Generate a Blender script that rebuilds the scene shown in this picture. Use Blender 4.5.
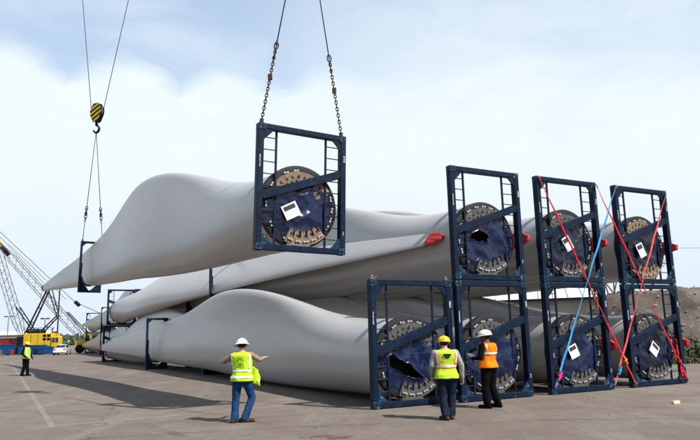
import bpy, bmesh, math, random
from mathutils import Vector, Matrix, noise
R = math.radians
random.seed(7)
scene = bpy.context.scene
COL = scene.collection
for o in list(bpy.data.objects):
    bpy.data.objects.remove(o)

# ------------------------------------------------------------------ camera
CAM_Z = 1.744
cd = bpy.data.cameras.new('camera'); cam = bpy.data.objects.new('camera', cd); COL.objects.link(cam)
cd.sensor_width = 36.0; cd.lens = 36.0 * 644.7 / 700.0
cd.clip_start = 0.1; cd.clip_end = 6000
cam.matrix_world = Matrix.Translation((0, 0, CAM_Z)) @ Matrix.Rotation(R(90 + 10.12), 4, 'X') @ Matrix.Rotation(R(-1.44), 4, 'Z')
scene.camera = cam

# ------------------------------------------------------------------ light
SUN_AZ = (0.79, -0.61); SUN_EL = R(47)
world = bpy.data.worlds.new('World'); scene.world = world; world.use_nodes = True
def build_world():
    nt = world.node_tree; N = nt.nodes; Lk = nt.links
    for n in list(N): N.remove(n)
    out = N.new('ShaderNodeOutputWorld'); bg = N.new('ShaderNodeBackground')
    bg.inputs['Strength'].default_value = 0.0735
    Lk.new(bg.outputs[0], out.inputs[0])
    sky = N.new('ShaderNodeTexSky'); sky.sky_type = 'NISHITA'; sky.sun_disc = False
    sky.sun_elevation = SUN_EL; sky.sun_rotation = math.atan2(SUN_AZ[0], SUN_AZ[1])
    sky.air_density = 1.0; sky.dust_density = 1.5; sky.ozone_density = 1.0
    tc = N.new('ShaderNodeTexCoord'); sep = N.new('ShaderNodeSeparateXYZ')
    Lk.new(tc.outputs['Generated'], sep.inputs[0])
    def M(op, a, b=None, c=None):
        n = N.new('ShaderNodeMath'); n.operation = op
        for i, v in enumerate((a, b, c)):
            if v is None: continue
            if isinstance(v, (int, float)): n.inputs[i].default_value = v
            else: Lk.new(v, n.inputs[i])
        return n.outputs[0]
    az = M('ARCTAN2', sep.outputs[0], sep.outputs[1])
    el = M('ARCSINE', sep.outputs[2])
    def noise_n(scale, detail, rough, vec, dist=0.0):
        n = N.new('ShaderNodeTexNoise'); n.inputs['Scale'].default_value = scale; n.inputs['Detail'].default_value = detail
        n.inputs['Roughness'].default_value = rough; n.inputs['Distortion'].default_value = dist
        Lk.new(vec, n.inputs['Vector']); return n.outputs[0]
    mp = N.new('ShaderNodeMapping'); mp.inputs['Scale'].default_value = (1, 1, 2.6); Lk.new(tc.outputs['Generated'], mp.inputs[0])
    n1 = noise_n(3.2, 7, .55, mp.outputs[0], .4)
    n2 = noise_n(11, 6, .6, mp.outputs[0], .3)
    # scalloped cumulus tops all round the horizon, about 23 degrees up
    wob = M('MULTIPLY', M('SUBTRACT', n1, .5), .15)
    ph = M('ADD', M('MULTIPLY', M('ADD', az, wob), 18.5), 11.35)
    lobe = M('ABSOLUTE', M('SINE', ph))
    top = M('ADD', M('MULTIPLY', lobe, .036), .383)
    top = M('ADD', top, M('MULTIPLY', M('SUBTRACT', n2, .5), .04))
    d = M('SUBTRACT', top, el)
    mr = N.new('ShaderNodeMapRange'); mr.interpolation_type = 'SMOOTHSTEP'
    mr.inputs['From Min'].default_value = -.012; mr.inputs['From Max'].default_value = .04
    Lk.new(d, mr.inputs['Value'])
    soft = N.new('ShaderNodeMapRange'); soft.interpolation_type = 'SMOOTHSTEP'
    soft.inputs['From Min'].default_value = -.22; soft.inputs['From Max'].default_value = .22
    Lk.new(M('SUBTRACT', M('ADD', el, M('MULTIPLY', M('SUBTRACT', n1, .5),   .5)), .48), soft.inputs['Value'])
    side = N.new('ShaderNodeMapRange'); side.interpolation_type = 'SMOOTHSTEP'       # crisp cumulus on one side of the sky, streaky cloud on the other
    side.inputs['From Min'].default_value = -.18; side.inputs['From Max'].default_value = .12
    Lk.new(sep.outputs[0], side.inputs['Value'])
    cl = N.new('ShaderNodeMix'); Lk.new(side.outputs[0], cl.inputs[0]); Lk.new(mr.outputs[0], cl.inputs[2]); Lk.new(M('SUBTRACT', 1.0, soft.outputs[0]), cl.inputs[3])
    veil = N.new('ShaderNodeMapRange'); veil.interpolation_type = 'SMOOTHSTEP'
    veil.inputs['From Min'].default_value = .35; veil.inputs['From Max'].default_value = .72
    veil.inputs['To Min'].default_value = .0; veil.inputs['To Max'].default_value = .5
    Lk.new(n1, veil.inputs['Value'])
    low = N.new('ShaderNodeMapRange'); low.interpolation_type = 'SMOOTHSTEP'     # clouds thin out into pale haze at the horizon
    low.inputs['From Min'].default_value = 0.0; low.inputs['From Max'].default_value = .28
    low.inputs['To Min'].default_value = .62; low.inputs['To Max'].default_value = 1.0
    Lk.new(el, low.inputs['Value'])
    cum = M('MULTIPLY', cl.outputs[0], M('ADD', M('MULTIPLY', n2, .25), .82))
    cum = M('MULTIPLY', cum, low.outputs[0])
    mask = M('MAXIMUM', cum, veil.outputs[0]); mask = M('MINIMUM', mask, 1.0)
    mix = N.new('ShaderNodeMix'); mix.data_type = 'RGBA'
    haze = N.new('ShaderNodeMix'); haze.data_type = 'RGBA'
    hz = N.new('ShaderNodeMapRange'); hz.interpolation_type = 'SMOOTHSTEP'
    hz.inputs['From Min'].default_value = .35; hz.inputs['From Max'].default_value = 1.0
    hz.inputs['To Min'].default_value = .9; hz.inputs['To Max'].default_value = .0
    Lk.new(el, hz.inputs['Value']); Lk.new(hz.outputs[0], haze.inputs[0])
    Lk.new(sky.outputs[0], haze.inputs[6]); haze.inputs[7].default_value = (4.7, 6.05, 7.9, 1)
    Lk.new(mask, mix.inputs[0]); Lk.new(haze.outputs[2], mix.inputs[6]); mix.inputs[7].default_value = (7.5, 8.2, 8.6, 1)
    Lk.new(mix.outputs[2], bg.inputs['Color'])
build_world()
sd = bpy.data.lights.new('sun', 'SUN'); sun = bpy.data.objects.new('sun', sd); COL.objects.link(sun)
sd.energy = 5.0; sd.angle = R(0.6); sd.color = (1.0, 0.95, 0.88)
sv = Vector((SUN_AZ[0], SUN_AZ[1], math.tan(SUN_EL) * math.hypot(*SUN_AZ))).normalized()
sun.rotation_euler = sv.to_track_quat('Z', 'Y').to_euler()
vs = scene.view_settings
vs.view_transform = 'Standard'; vs.look = 'None'; vs.gamma = 1.0; vs.exposure = 0.72; vs.use_curve_mapping = False
scene.render.engine = 'CYCLES'

# ------------------------------------------------------------------ materials
def mat(name, col, rough=.5, metal=0.0, var=.15, scale=6.0, bump=0.0, bscale=40.0, specks=None, stretch=(1, 1, 1), spec=None, coat=0.0):
    """plain surface: base colour with fractal mottling, optional specks (colour, threshold, scale) and fine relief"""
    m = bpy.data.materials.new(name); m.use_nodes = True
    nt = m.node_tree; N = nt.nodes; Lk = nt.links; b = N['Principled BSDF']
    b.inputs['Roughness'].default_value = rough; b.inputs['Metallic'].default_value = metal
    b.inputs['Specular IOR Level'].default_value = (.10 if rough > .6 else .13 if max(col) < .25 else .45) if spec is None else spec
    if coat: b.inputs['Coat Weight'].default_value = coat
    tc = N.new('ShaderNodeTexCoord'); oi = N.new('ShaderNodeObjectInfo')
    mul = N.new('ShaderNodeMath'); mul.operation = 'MULTIPLY'; mul.inputs[1].default_value = 37.0; Lk.new(oi.outputs['Random'], mul.inputs[0])
    mp = N.new('ShaderNodeMapping'); mp.inputs['Scale'].default_value = stretch
    Lk.new(tc.outputs['Object'], mp.inputs['Vector'])
    add = N.new('ShaderNodeVectorMath'); add.operation = 'ADD'; Lk.new(mp.outputs[0], add.inputs[0]); Lk.new(mul.outputs[0], add.inputs[1])
    nz = N.new('ShaderNodeTexNoise'); nz.inputs['Scale'].default_value = scale; nz.inputs['Detail'].default_value = 6; nz.inputs['Roughness'].default_value = .6
    Lk.new(add.outputs[0], nz.inputs['Vector'])
    rp = N.new('ShaderNodeMapRange'); rp.inputs['From Min'].default_value = .3; rp.inputs['From Max'].default_value = .7
    rp.inputs['To Min'].default_value = 1 - var; rp.inputs['To Max'].default_value = 1 + var; Lk.new(nz.outputs[0], rp.inputs['Value'])
    mx = N.new('ShaderNodeMix'); mx.data_type = 'RGBA'; mx.blend_type = 'MULTIPLY'; mx.inputs[0].default_value = 1
    mx.inputs[6].default_value = (*col, 1); Lk.new(rp.outputs[0], mx.inputs[7])
    last = mx.outputs[2]
    for sp in (specks or []):
        n2 = N.new('ShaderNodeTexNoise'); n2.inputs['Scale'].default_value = sp[2]; n2.inputs['Detail'].default_value = 5; n2.inputs['Roughness'].default_value = .7
        Lk.new(add.outputs[0], n2.inputs['Vector'])
        r2 = N.new('ShaderNodeMapRange'); r2.inputs['From Min'].default_value = sp[1]; r2.inputs['From Max'].default_value = sp[1] + (sp[4] if len(sp) > 4 else .05)
        r2.inputs['To Max'].default_value = sp[3] if len(sp) > 3 else .9
        Lk.new(n2.outputs[0], r2.inputs['Value'])
        m2 = N.new('ShaderNodeMix'); m2.data_type = 'RGBA'; Lk.new(r2.outputs[0], m2.inputs[0]); Lk.new(last, m2.inputs[6]); m2.inputs[7].default_value = (*sp[0], 1)
        last = m2.outputs[2]
    Lk.new(last, b.inputs['Base Color'])
    rr = N.new('ShaderNodeMapRange'); rr.inputs['To Min'].default_value = max(.02, rough - .1); rr.inputs['To Max'].default_value = min(1, rough + .12)
    Lk.new(nz.outputs[0], rr.inputs['Value']); Lk.new(rr.outputs[0], b.inputs['Roughness'])
    if bump:
        n3 = N.new('ShaderNodeTexNoise'); n3.inputs['Scale'].default_value = bscale; n3.inputs['Detail'].default_value = 4; Lk.new(add.outputs[0], n3.inputs['Vector'])
        bp = N.new('ShaderNodeBump'); bp.inputs['Strength'].default_value = bump; bp.inputs['Distance'].default_value = .02
        Lk.new(n3.outputs[0], bp.inputs['Height']); Lk.new(bp.outputs[0], b.inputs['Normal'])
    return m
RUST = (.16, .06, .025); SCUFF = (.42, .47, .52)
M_ = dict(
 blue=mat('navy_frame_paint', (.0013, .0072, .022), .48, 0, .35, 5, .15, 30, [((.0022, .014, .034), .55, 3.1, .7), (RUST, .66, 11, .7), (SCUFF, .68, 17, .5)]),
 casting=mat('scuffed_corner_paint', (.0035, .022, .048), .5, 0, .4, 9, .25, 30, [(SCUFF, .60, 19, .8), (RUST, .64, 15, .8)]),
 darkblue=mat('dark_navy_paint', (.004, .008, .026), .5, 0, .35, 6, .1, 30, [(SCUFF, .71, 25, .4)]),
 bar=mat('dark_ladder_paint', (.004, .009, .022), .5, 0, .3, 8),
 blade=mat('pale_grey_gelcoat', (.345, .342, .34), .30, 0, .05, .5, 0, 3, [((.26, .25, .24), .50, .9, .5, .3)], (1, .16, 1), .5),
 rim=mat('black_root_band', (.014, .015, .018), .55, 0, .3, 12, .2, 60),
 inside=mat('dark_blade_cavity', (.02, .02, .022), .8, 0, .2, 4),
 tarp=mat('navy_tarpaulin', (.0017, .0062, .032), .2, 0, .3, 3.5, .12, 9, None, (1, 1, 1), .45),
 tarpdark=mat('indigo_tarpaulin', (.0016, .0042, .018), .22, 0, .3, 3.5, .12, 9, None, (1, 1, 1), .45),
 tan=mat('raw_tan_steel_bracket', (.15, .11, .078), .6, .1, .35, 11, .3, 30, [((.10, .08, .06), .58, 9, .7)]),
 grey=mat('raw_grey_steel_bracket', (.072, .069, .07), .55, .25, .45, 12, .3, 30, [((.05, .06, .09), .56, 8, .8), ((.5, .5, .5), .68, 22, .7)]),
 link=mat('bright_steel_link', (.33, .33, .32), .4, .35, .2, 20),
 white=mat('white_paper', (.62, .62, .60), .6, 0, .06, 8),
 ink=mat('black_print', (.03, .03, .035), .6, 0, .2, 20),
 red=mat('red_tip_sock', (.42, .012, .014), .55, 0, .25, 6, .5, 14),
 strapred=mat('red_webbing', (.38, .014, .025), .65, 0, .25, 9, .4, 80),
 strappink=mat('faded_red_webbing', (.48, .07, .08), .65, 0, .25, 9, .4, 80),
 strapblue=mat('sky_blue_webbing', (.018, .20, .42), .6, 0, .2, 9, .4, 80),
 strapdark=mat('dark_maroon_webbing', (.10, .012, .02), .65, 0, .4, 7, .4, 80),
 orange=mat('orange_ratchet', (.62, .10, .02), .45, 0, .25, 20),
 magenta=mat('magenta_webbing', (.55, .02, .2), .6, 0, .2, 12),
 steel=mat('dark_wire_rope', (.035, .035, .037), .5, .4, .3, 30),
 chain=mat('rusty_chain', (.05, .035, .025), .6, .4, .5, 25),
 yellow=mat('crane_yellow', (.46, .30, .010), .45, 0, .12, 3, .05, 20, [((.25, .15, .03), .68, 8, .6)]),
 black=mat('machine_black', (.007, .007, .008), .6, 0, .3, 6),
 latt=mat('grey_lattice_steel', (.085, .087, .09), .5, .2, .25, 3),
 glass=mat('dark_glass', (.012, .015, .02), .08, 0, .1, 3, 0, 10, None, (1, 1, 1), .6),
 binblue=mat('blue_bin_paint', (.004, .045, .15), .5, 0, .25, 1.6, .1, 20, [(RUST, .68, 4, .7)]),
 binred=mat('red_bin_paint', (.13, .022, .016), .55, 0, .25, 1.6, .1, 20),
 car=mat('silver_white_car_paint', (.50, .51, .53), .22, .15, .04, 3, 0, 10, None, (1, 1, 1), .5, .6),
 tyre=mat('black_tyre', (.012, .012, .012), .8, 0, .2, 12),
 lamp=mat('red_tail_lamp', (.35, .01, .012), .2, 0, .1, 12),
 skin=mat('skin', (.36, .19, .13), .5, 0, .12, 14),
 skind=mat('dark_skin', (.10, .05, .032), .5, 0, .12, 14),
 lime=mat('lime_vest_fabric', (.36, .56, .015), .75, 0, .12, 9, .4, 18),
 limed=mat('yellow_green_vest_fabric', (.32, .47, .03), .75, 0, .12, 9, .4, 18),
 orangev=mat('orange_vest_fabric', (.66, .15, .006), .75, 0, .12, 9, .4, 18),
 silver=mat('reflective_tape', (.55, .56, .55), .45, .1, .12, 30),
 otape=mat('orange_tape', (.78, .22, .03), .6, 0, .12, 30),
 denim=mat('blue_denim', (.009, .034, .10), .85, 0, .35, 9, 1.0, 13),
 denimd=mat('dark_denim', (.006, .011, .022), .85, 0, .3, 9, 1.0, 13),
 blackcloth=mat('black_cloth', (.0035, .0035, .0045), .9, 0, .3, 9, .8, 13, None, (1, 1, 1), .04),
 tancloth=mat('dusty_brown_cloth', (.22, .15, .125), .85, 0, .2, 9, 1.0, 13),
 palecloth=mat('pale_grey_cloth', (.22, .22, .225), .85, 0, .12, 9, 1.0, 13),
 hatw=mat('white_hard_hat', (.66, .66, .65), .3, 0, .04, 9),
 haty=mat('yellow_hard_hat', (.64, .46, .012), .3, 0, .06, 9),
 boot=mat('brown_boot', (.05, .025, .016), .7, 0, .3, 12),
 hair=mat('dark_hair', (.015, .011, .009), .6, 0, .3, 60),
 roof=mat('white_metal_roof', (.60, .61, .62), .4, 0, .06, .6),
 wallb=mat('beige_shed_wall', (.30, .28, .25), .8, 0, .12, .7),
 gable=mat('brick_red_gable', (.25, .05, .035), .8, 0, .2, 3),
 twig=mat('bare_twig', (.10, .065, .042), .9, 0, .35, 4),
 leaf=mat('weed_leaf', (.04, .055, .02), .7, 0, .4, 6),
 pine=mat('far_foliage', (.045, .065, .035), .9, 0, .4, .2),
 pole=mat('weathered_pole', (.16, .14, .12), .8, 0, .25, 4),
 palepaint=mat('chipped_pale_paint', (.30, .32, .34), .7, 0, .3, 20, 0, 10, [((.01, .02, .05), .50, 30, .9)]),
 paint=None,
)

def ground_material():
    m = bpy.data.materials.new('worn_asphalt'); m.use_nodes = True
    nt = m.node_tree; N = nt.nodes; Lk = nt.links; b = N['Principled BSDF']
    tc = N.new('ShaderNodeTexCoord')
    def nz(scale, det, rough, stretch=(1, 1, 1), rot=0, dist=0):
        mp = N.new('ShaderNodeMapping'); mp.inputs['Scale'].default_value = stretch; mp.inputs['Rotation'].default_value = (0, 0, rot)
        Lk.new(tc.outputs['Object'], mp.inputs[0])
        n = N.new('ShaderNodeTexNoise'); n.inputs['Scale'].default_value = scale; n.inputs['Detail'].default_value = det; n.inputs['Roughness'].default_value = rough
        n.inputs['Distortion'].default_value = dist
        Lk.new(mp.outputs[0], n.inputs['Vector']); return n.outputs[0]
    def rng(v, a, b_, c, d):
        r = N.new('ShaderNodeMapRange'); r.inputs['From Min'].default_value = a; r.inputs['From Max'].default_value = b_
        r.inputs['To Min'].default_value = c; r.inputs['To Max'].default_value = d; Lk.new(v, r.inputs['Value']); return r.outputs[0]
    def mixc(f, a, b_, mode='MIX'):
        x = N.new('ShaderNodeMix'); x.data_type = 'RGBA'; x.blend_type = mode
        for i, v in ((0, f), (6, a), (7, b_)):
            if isinstance(v, tuple): x.inputs[i].default_value = (*v, 1)
            elif isinstance(v, (int, float)): x.inputs[i].default_value = v
            else: Lk.new(v, x.inputs[i])
        return x.outputs[2]
    big = nz(.16, 6, .6); mid = nz(1.1, 7, .65); fine = nz(38, 5, .75); streak = nz(.6, 9, .72, (1, .3, 1), R(-40), .5)
    streak2 = nz(.5, 9, .72, (.28, 1, 1), R(-14), .4)
    c = mixc(rng(big, .35, .65, 0, 1), (.116, .095, .080), (.160, .134, .115))
    c = mixc(rng(mid, .34, .66, 0, .55), c, (.088, .071, .061))
    c = mixc(rng(streak, .50, .66, 0, .5), c, (.21, .186, .166))
    c = mixc(rng(streak2, .53, .68, 0, .5), c, (.062, .050, .044))
    c = mixc(rng(nz(2.6, 6, .7), .64, .74, 0, .55), c, (.036, .030, .027))
    c = mixc(1.0, c, rng(fine, .25, .75, .66, 1.34), 'MULTIPLY')
    c = mixc(1.0, c, rng(nz(9, 8, .8), .3, .7, .78, 1.22), 'MULTIPLY')
    c = mixc(rng(nz(140, 2, .5), .66, .72, 0, .5), c, (.26, .24, .22))
    # tyre scrub arcs left by turning lorries
    sp = N.new('ShaderNodeSeparateXYZ'); Lk.new(tc.outputs['Object'], sp.inputs[0])
    def mth(op, a, b_=None):
        n = N.new('ShaderNodeMath'); n.operation = op
        for i, v in enumerate((a, b_)):
            if v is None: continue
            if isinstance(v, (int, float)): n.inputs[i].default_value = v
            else: Lk.new(v, n.inputs[i])
        return n.outputs[0]
    brk = rng(nz(.7, 5, .7), .42, .6, 0, 1)
    for (cx, cy, rad, wd, st) in ((-14, 6, 12.5, .14, .45), (-14, 6, 14.4, .14, .4), (2, -9, 22.3, .16, .4), (2, -9, 24.2, .16, .35), (22, 2, 16.0, .15, .4), (22, 2, 17.9, .15, .4), (-30, 50, 27, .2, .35), (-30, 50, 29, .2, .35)):
        dx = mth('SUBTRACT', sp.outputs[0], cx); dy = mth('SUBTRACT', sp.outputs[1], cy)
        dd = mth('ABSOLUTE', mth('SUBTRACT', mth('SQRT', mth('ADD', mth('MULTIPLY', dx, dx), mth('MULTIPLY', dy, dy))), rad))
        c = mixc(mth('MULTIPLY', rng(dd, wd * .55, wd, st, 0), brk), c, (.045, .038, .034))
    # cracks along wandering cell borders
    vo = N.new('ShaderNodeTexVoronoi'); vo.feature = 'DISTANCE_TO_EDGE'; vo.inputs['Scale'].default_value = .13
    dv = N.new('ShaderNodeVectorMath'); dv.operation = 'ADD'
    nn = N.new('ShaderNodeTexNoise'); nn.inputs['Scale'].default_value = 1.3; nn.inputs['Detail'].default_value = 5; Lk.new(tc.outputs['Object'], nn.inputs['Vector'])
    Lk.new(tc.outputs['Object'], dv.inputs[0]); Lk.new(nn.outputs['Color'], dv.inputs[1]); Lk.new(dv.outputs[0], vo.inputs['Vector'])
    crack = rng(vo.outputs['Distance'], .0, .003, .6, 0)
    c = mixc(crack, c, (.028, .022, .02))
    Lk.new(c, b.inputs['Base Color'])
    Lk.new(rng(mid, .3, .7, .72, .95), b.inputs['Roughness'])
    b.inputs['Specular IOR Level'].default_value = .3
    bp = N.new('ShaderNodeBump'); bp.inputs['Strength'].default_value = .5; bp.inputs['Distance'].default_value = .01
    h = N.new('ShaderNodeMath'); h.operation = 'SUBTRACT'; Lk.new(fine, h.inputs[0]); Lk.new(crack, h.inputs[1])
    Lk.new(h.outputs[0], bp.inputs['Height']); Lk.new(bp.outputs[0], b.inputs['Normal'])
    return m
def paint_material():
    m = bpy.data.materials.new('worn_road_paint'); m.use_nodes = True
    nt = m.node_tree; N = nt.nodes; Lk = nt.links; b = N['Principled BSDF']
    b.inputs['Base Color'].default_value = (.30, .285, .27, 1); b.inputs['Roughness'].default_value = .85
    tc = N.new('ShaderNodeTexCoord'); n = N.new('ShaderNodeTexNoise'); n.inputs['Scale'].default_value = 5; n.inputs['Detail'].default_value = 8; n.inputs['Roughness'].default_value = .75
    Lk.new(tc.outputs['Object'], n.inputs['Vector'])
    r = N.new('ShaderNodeMapRange'); r.inputs['From Min'].default_value = .36; r.inputs['From Max'].default_value = .58; r.inputs['To Max'].default_value = .62
    Lk.new(n.outputs[0], r.inputs['Value']); Lk.new(r.outputs[0], b.inputs['Alpha'])
    return m
M_['ground'] = ground_material(); M_['paint'] = paint_material()
M_['dirt'] = mat('brown_rubble_dirt', (.095, .080, .070), .95, 0, .45, .9, .6, 6, [((.16, .143, .128), .58, 2.6, .7), ((.07, .05, .04), .62, 4.3, .7)])
M_['rock'] = mat('pale_rubble_stone', (.20, .175, .155), .9, 0, .3, 3, .5, 12)
def stain_material():
    m = bpy.data.materials.new('rusty_stain'); m.use_nodes = True
    nt = m.node_tree; b = nt.nodes['Principled BSDF']; b.inputs['Base Color'].default_value = (.085, .048, .034, 1); b.inputs['Roughness'].default_value = .9
    tc = nt.nodes.new('ShaderNodeTexCoord'); n = nt.nodes.new('ShaderNodeTexNoise'); n.inputs['Scale'].default_value = 4; n.inputs['Detail'].default_value = 9; n.inputs['Roughness'].default_value = .75
    nt.links.new(tc.outputs['Object'], n.inputs['Vector'])
    r = nt.nodes.new('ShaderNodeMapRange'); r.inputs['From Min'].default_value = .45; r.inputs['From Max'].default_value = .62; r.inputs['To Max'].default_value = .85
    nt.links.new(n.outputs[0], r.inputs['Value']); nt.links.new(r.outputs[0], b.inputs['Alpha'])
    return m
M_['stain'] = stain_material()

# ------------------------------------------------------------------ mesh helpers
class MB:
    def __init__(s): s.v = []; s.f = []; s.mi = []; s.cur = 0
    def add(s, vs, fs):
        o = len(s.v); s.v += [tuple(v) for v in vs]; s.f += [tuple(i + o for i in f) for f in fs]; s.mi += [s.cur] * len(fs); return s
    def box(s, a, b):
        x0, y0, z0 = a; x1, y1, z1 = b
        return s.add([(x0,y0,z0),(x1,y0,z0),(x1,y1,z0),(x0,y1,z0),(x0,y0,z1),(x1,y0,z1),(x1,y1,z1),(x0,y1,z1)],
                     [(0,3,2,1),(4,5,6,7),(0,1,5,4),(1,2,6,5),(2,3,7,6),(3,0,4,7)])
    def beam(s, p, q, w, h, up=(0, 0, 1)):
        p = Vector(p); q = Vector(q); d = (q - p).normalized(); up = Vector(up)
        if abs(d.dot(up)) > .98: up = Vector((0, 1, 0))
        sx = d.cross(up).normalized() * w / 2; sy = sx.normalized().cross(d).normalized() * h / 2
        vs = [c + a * sx + b * sy for c in (p, q) for a, b in ((-1,-1),(1,-1),(1,1),(-1,1))]
        return s.add(vs, [(0,3,2,1)[::-1],(4,5,6,7)[::-1],(0,4,5,1)[::-1],(1,5,6,2)[::-1],(2,6,7,3)[::-1],(3,7,4,0)[::-1]])
    def tube(s, pts, r, n=8, caps=True):
        pts = [Vector(p) for p in pts]; rs = r if isinstance(r, (list, tuple)) else [r] * len(pts)
        base = len(s.v); vs = []; fs = []; ref = None
        for i, p in enumerate(pts):
            d = (pts[min(i+1, len(pts)-1)] - pts[max(i-1, 0)]).normalized()
            if ref is None: ref = Vector((0, 0, 1)) if abs(d.z) < .9 else Vector((1, 0, 0))
            a = d.cross(ref).normalized(); b = a.cross(d).normalized(); ref = b
            for k in range(n):
                t = 2 * math.pi * k / n; vs.append(p + (a * math.cos(t) + b * math.sin(t)) * rs[i])
        for i in range(len(pts) - 1):
            for k in range(n):
                k2 = (k + 1) % n; fs.append((i*n+k, i*n+k2, (i+1)*n+k2, (i+1)*n+k))
        if caps: fs.append(tuple(range(n))[::-1]); fs.append(tuple((len(pts)-1)*n + k for k in range(n)))
        return s.add(vs, fs)
    def lathe(s, prof, n=32, axis='Z', center=(0, 0, 0)):
        vs = []; fs = []; c = Vector(center)
        for (r, h) in prof:
            for k in range(n):
                t = 2 * math.pi * k / n
                vs.append(c + (Vector((r*math.cos(t), r*math.sin(t), h)) if axis == 'Z' else Vector((r*math.cos(t), h, r*math.sin(t))) if axis == 'Y' else Vector((h, r*math.cos(t), r*math.sin(t)))))
        for i in range(len(prof) - 1):
            for k in range(n):
                k2 = (k + 1) % n; fs.append((i*n+k, i*n+k2, (i+1)*n+k2, (i+1)*n+k))
        return s.add(vs, fs)
    def prism(s, poly, y0, y1):      # polygon in x,z extruded along y
        n = len(poly)
        vs = [(x, y0, z) for x, z in poly] + [(x, y1, z) for x, z in poly]
        return s.add(vs, [tuple(range(n)), tuple(range(2*n-1, n-1, -1))] + [(i, i+n, (i+1) % n + n, (i+1) % n) for i in range(n)])
    def grid(s, P, closed=False):
        nu = len(P); nv = len(P[0]); vs = [p for row in P for p in row]; fs = []
        for i in range(nu - 1):
            for j in range(nv if closed else nv - 1):
                j2 = (j + 1) % nv; fs.append((i*nv+j, i*nv+j2, (i+1)*nv+j2, (i+1)*nv+j))
        return s.add(vs, fs)
    def mesh(s, name, m, smooth=False, bevel=0, fix=True):
        me = bpy.data.meshes.new(name); me.from_pydata(s.v, [], s.f)
        mats = m if isinstance(m, (list, tuple)) else [m]
        for x in mats: me.materials.append(M_[x] if isinstance(x, str) else x)
        if len(mats) > 1: me.polygons.foreach_set('material_index', s.mi)
        bm = bmesh.new(); bm.from_mesh(me)
        if fix: bmesh.ops.recalc_face_normals(bm, faces=bm.faces)
        if bevel:
            es = [e for e in bm.edges if len(e.link_faces) == 2 and e.calc_face_angle(0) > .6]
            bmesh.ops.bevel(bm, geom=es, offset=bevel, segments=1, affect='EDGES', clamp_overlap=True)
        bm.to_mesh(me); bm.free()
        if smooth:
            me.polygons.foreach_set('use_smooth', [True] * len(me.polygons))
        return me
    def build(s, name, m, parent=None, smooth=False, bevel=0):
        return link(name, s.mesh(name, m, smooth, bevel), parent)
def link(name, me, parent=None, loc=None, rot=None):
    o = bpy.data.objects.new(name, me); COL.objects.link(o)
    if parent: o.parent = parent
    if loc is not None: o.location = loc
    if rot is not None: o.rotation_euler = rot
    return o
def empty(name, label, cat, group=None, mw=None):
    o = bpy.data.objects.new(name, None); COL.objects.link(o); o.empty_display_size = .2
    return tag(o, label, cat, group, mw)
def tag(o, label, cat, group=None, mw=None):
    o['label'] = label; o['category'] = cat
    if group: o['group'] = group
    if mw is not None: o.matrix_world = mw
    return o
def struct(o): o['kind'] = 'structure'; return o
def kids(o): return [c for c in list(COL.objects) if c.parent == o]
KID = {}
def copy_tree(o, parent=None):
    c = o.copy(); COL.objects.link(c)
    if parent: c.parent = parent
    if o.name not in KID: KID[o.name] = kids(o)
    for ch in KID[o.name]: copy_tree(ch, c)
    return c
def autosmooth(me, ang=35):
    """smooth faces, hard edges above the angle"""
    bm = bmesh.new(); bm.from_mesh(me)
    for f in bm.faces: f.smooth = True
    for e in bm.edges: e.smooth = e.calc_face_angle(3.14) < R(ang) if len(e.link_faces) == 2 else False
    bm.to_mesh(me); bm.free(); return me

# ------------------------------------------------------------------ the setting
def grid_ground():
    xs = [-900, -400, -200, -120, -80, -50, -30, -15, 0, 15, 30, 50, 80, 120, 200, 400, 900]
    ys = [-200, -60, -20, 0, 10, 20, 35, 60, 90, 130, 200, 350, 600, 1200, 3000]
    m = MB(); m.grid([[(x, y, 0) for x in xs] for y in ys])
    return struct(m.build('ground', 'ground'))
grid_ground()
def strip(name, p, q, w, z=.005):
    p = Vector((*p, z)); q = Vector((*q, z)); d = (q - p).normalized(); s_ = Vector((-d.y, d.x, 0)) * w / 2
    n = 24; m = MB(); m.grid([[p.lerp(q, i / n) - s_, p.lerp(q, i / n) + s_] for i in range(n + 1)])
    return struct(m.build(name, 'paint'))
strip('painted_line', (-33.1, 63.5), (-6.36, 14.06), .13)
strip('painted_line', (-6.36, 14.06), (-1.4, 17.2), .11, .009)
strip('painted_line', (-1.2, 17.35), (14.5, 27.0), .10)
def stain_patch():
    m = MB(); c = Vector((-.50, 11.75, .005)); ring = []
    for k in range(28):
        t = 2 * math.pi * k / 28; r = .55 + .25 * noise.noise((math.cos(t) * 1.5, math.sin(t) * 1.5, 3))
        ring.append((c.x + r * math.cos(t) * 1.0, c.y + r * math.sin(t) * .42, .0055))
    m.add([c] + ring, [(0, k + 1, (k + 1) % 28 + 1) for k in range(28)])
    struct(m.build('ground_stain', 'stain'))
stain_patch()

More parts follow.
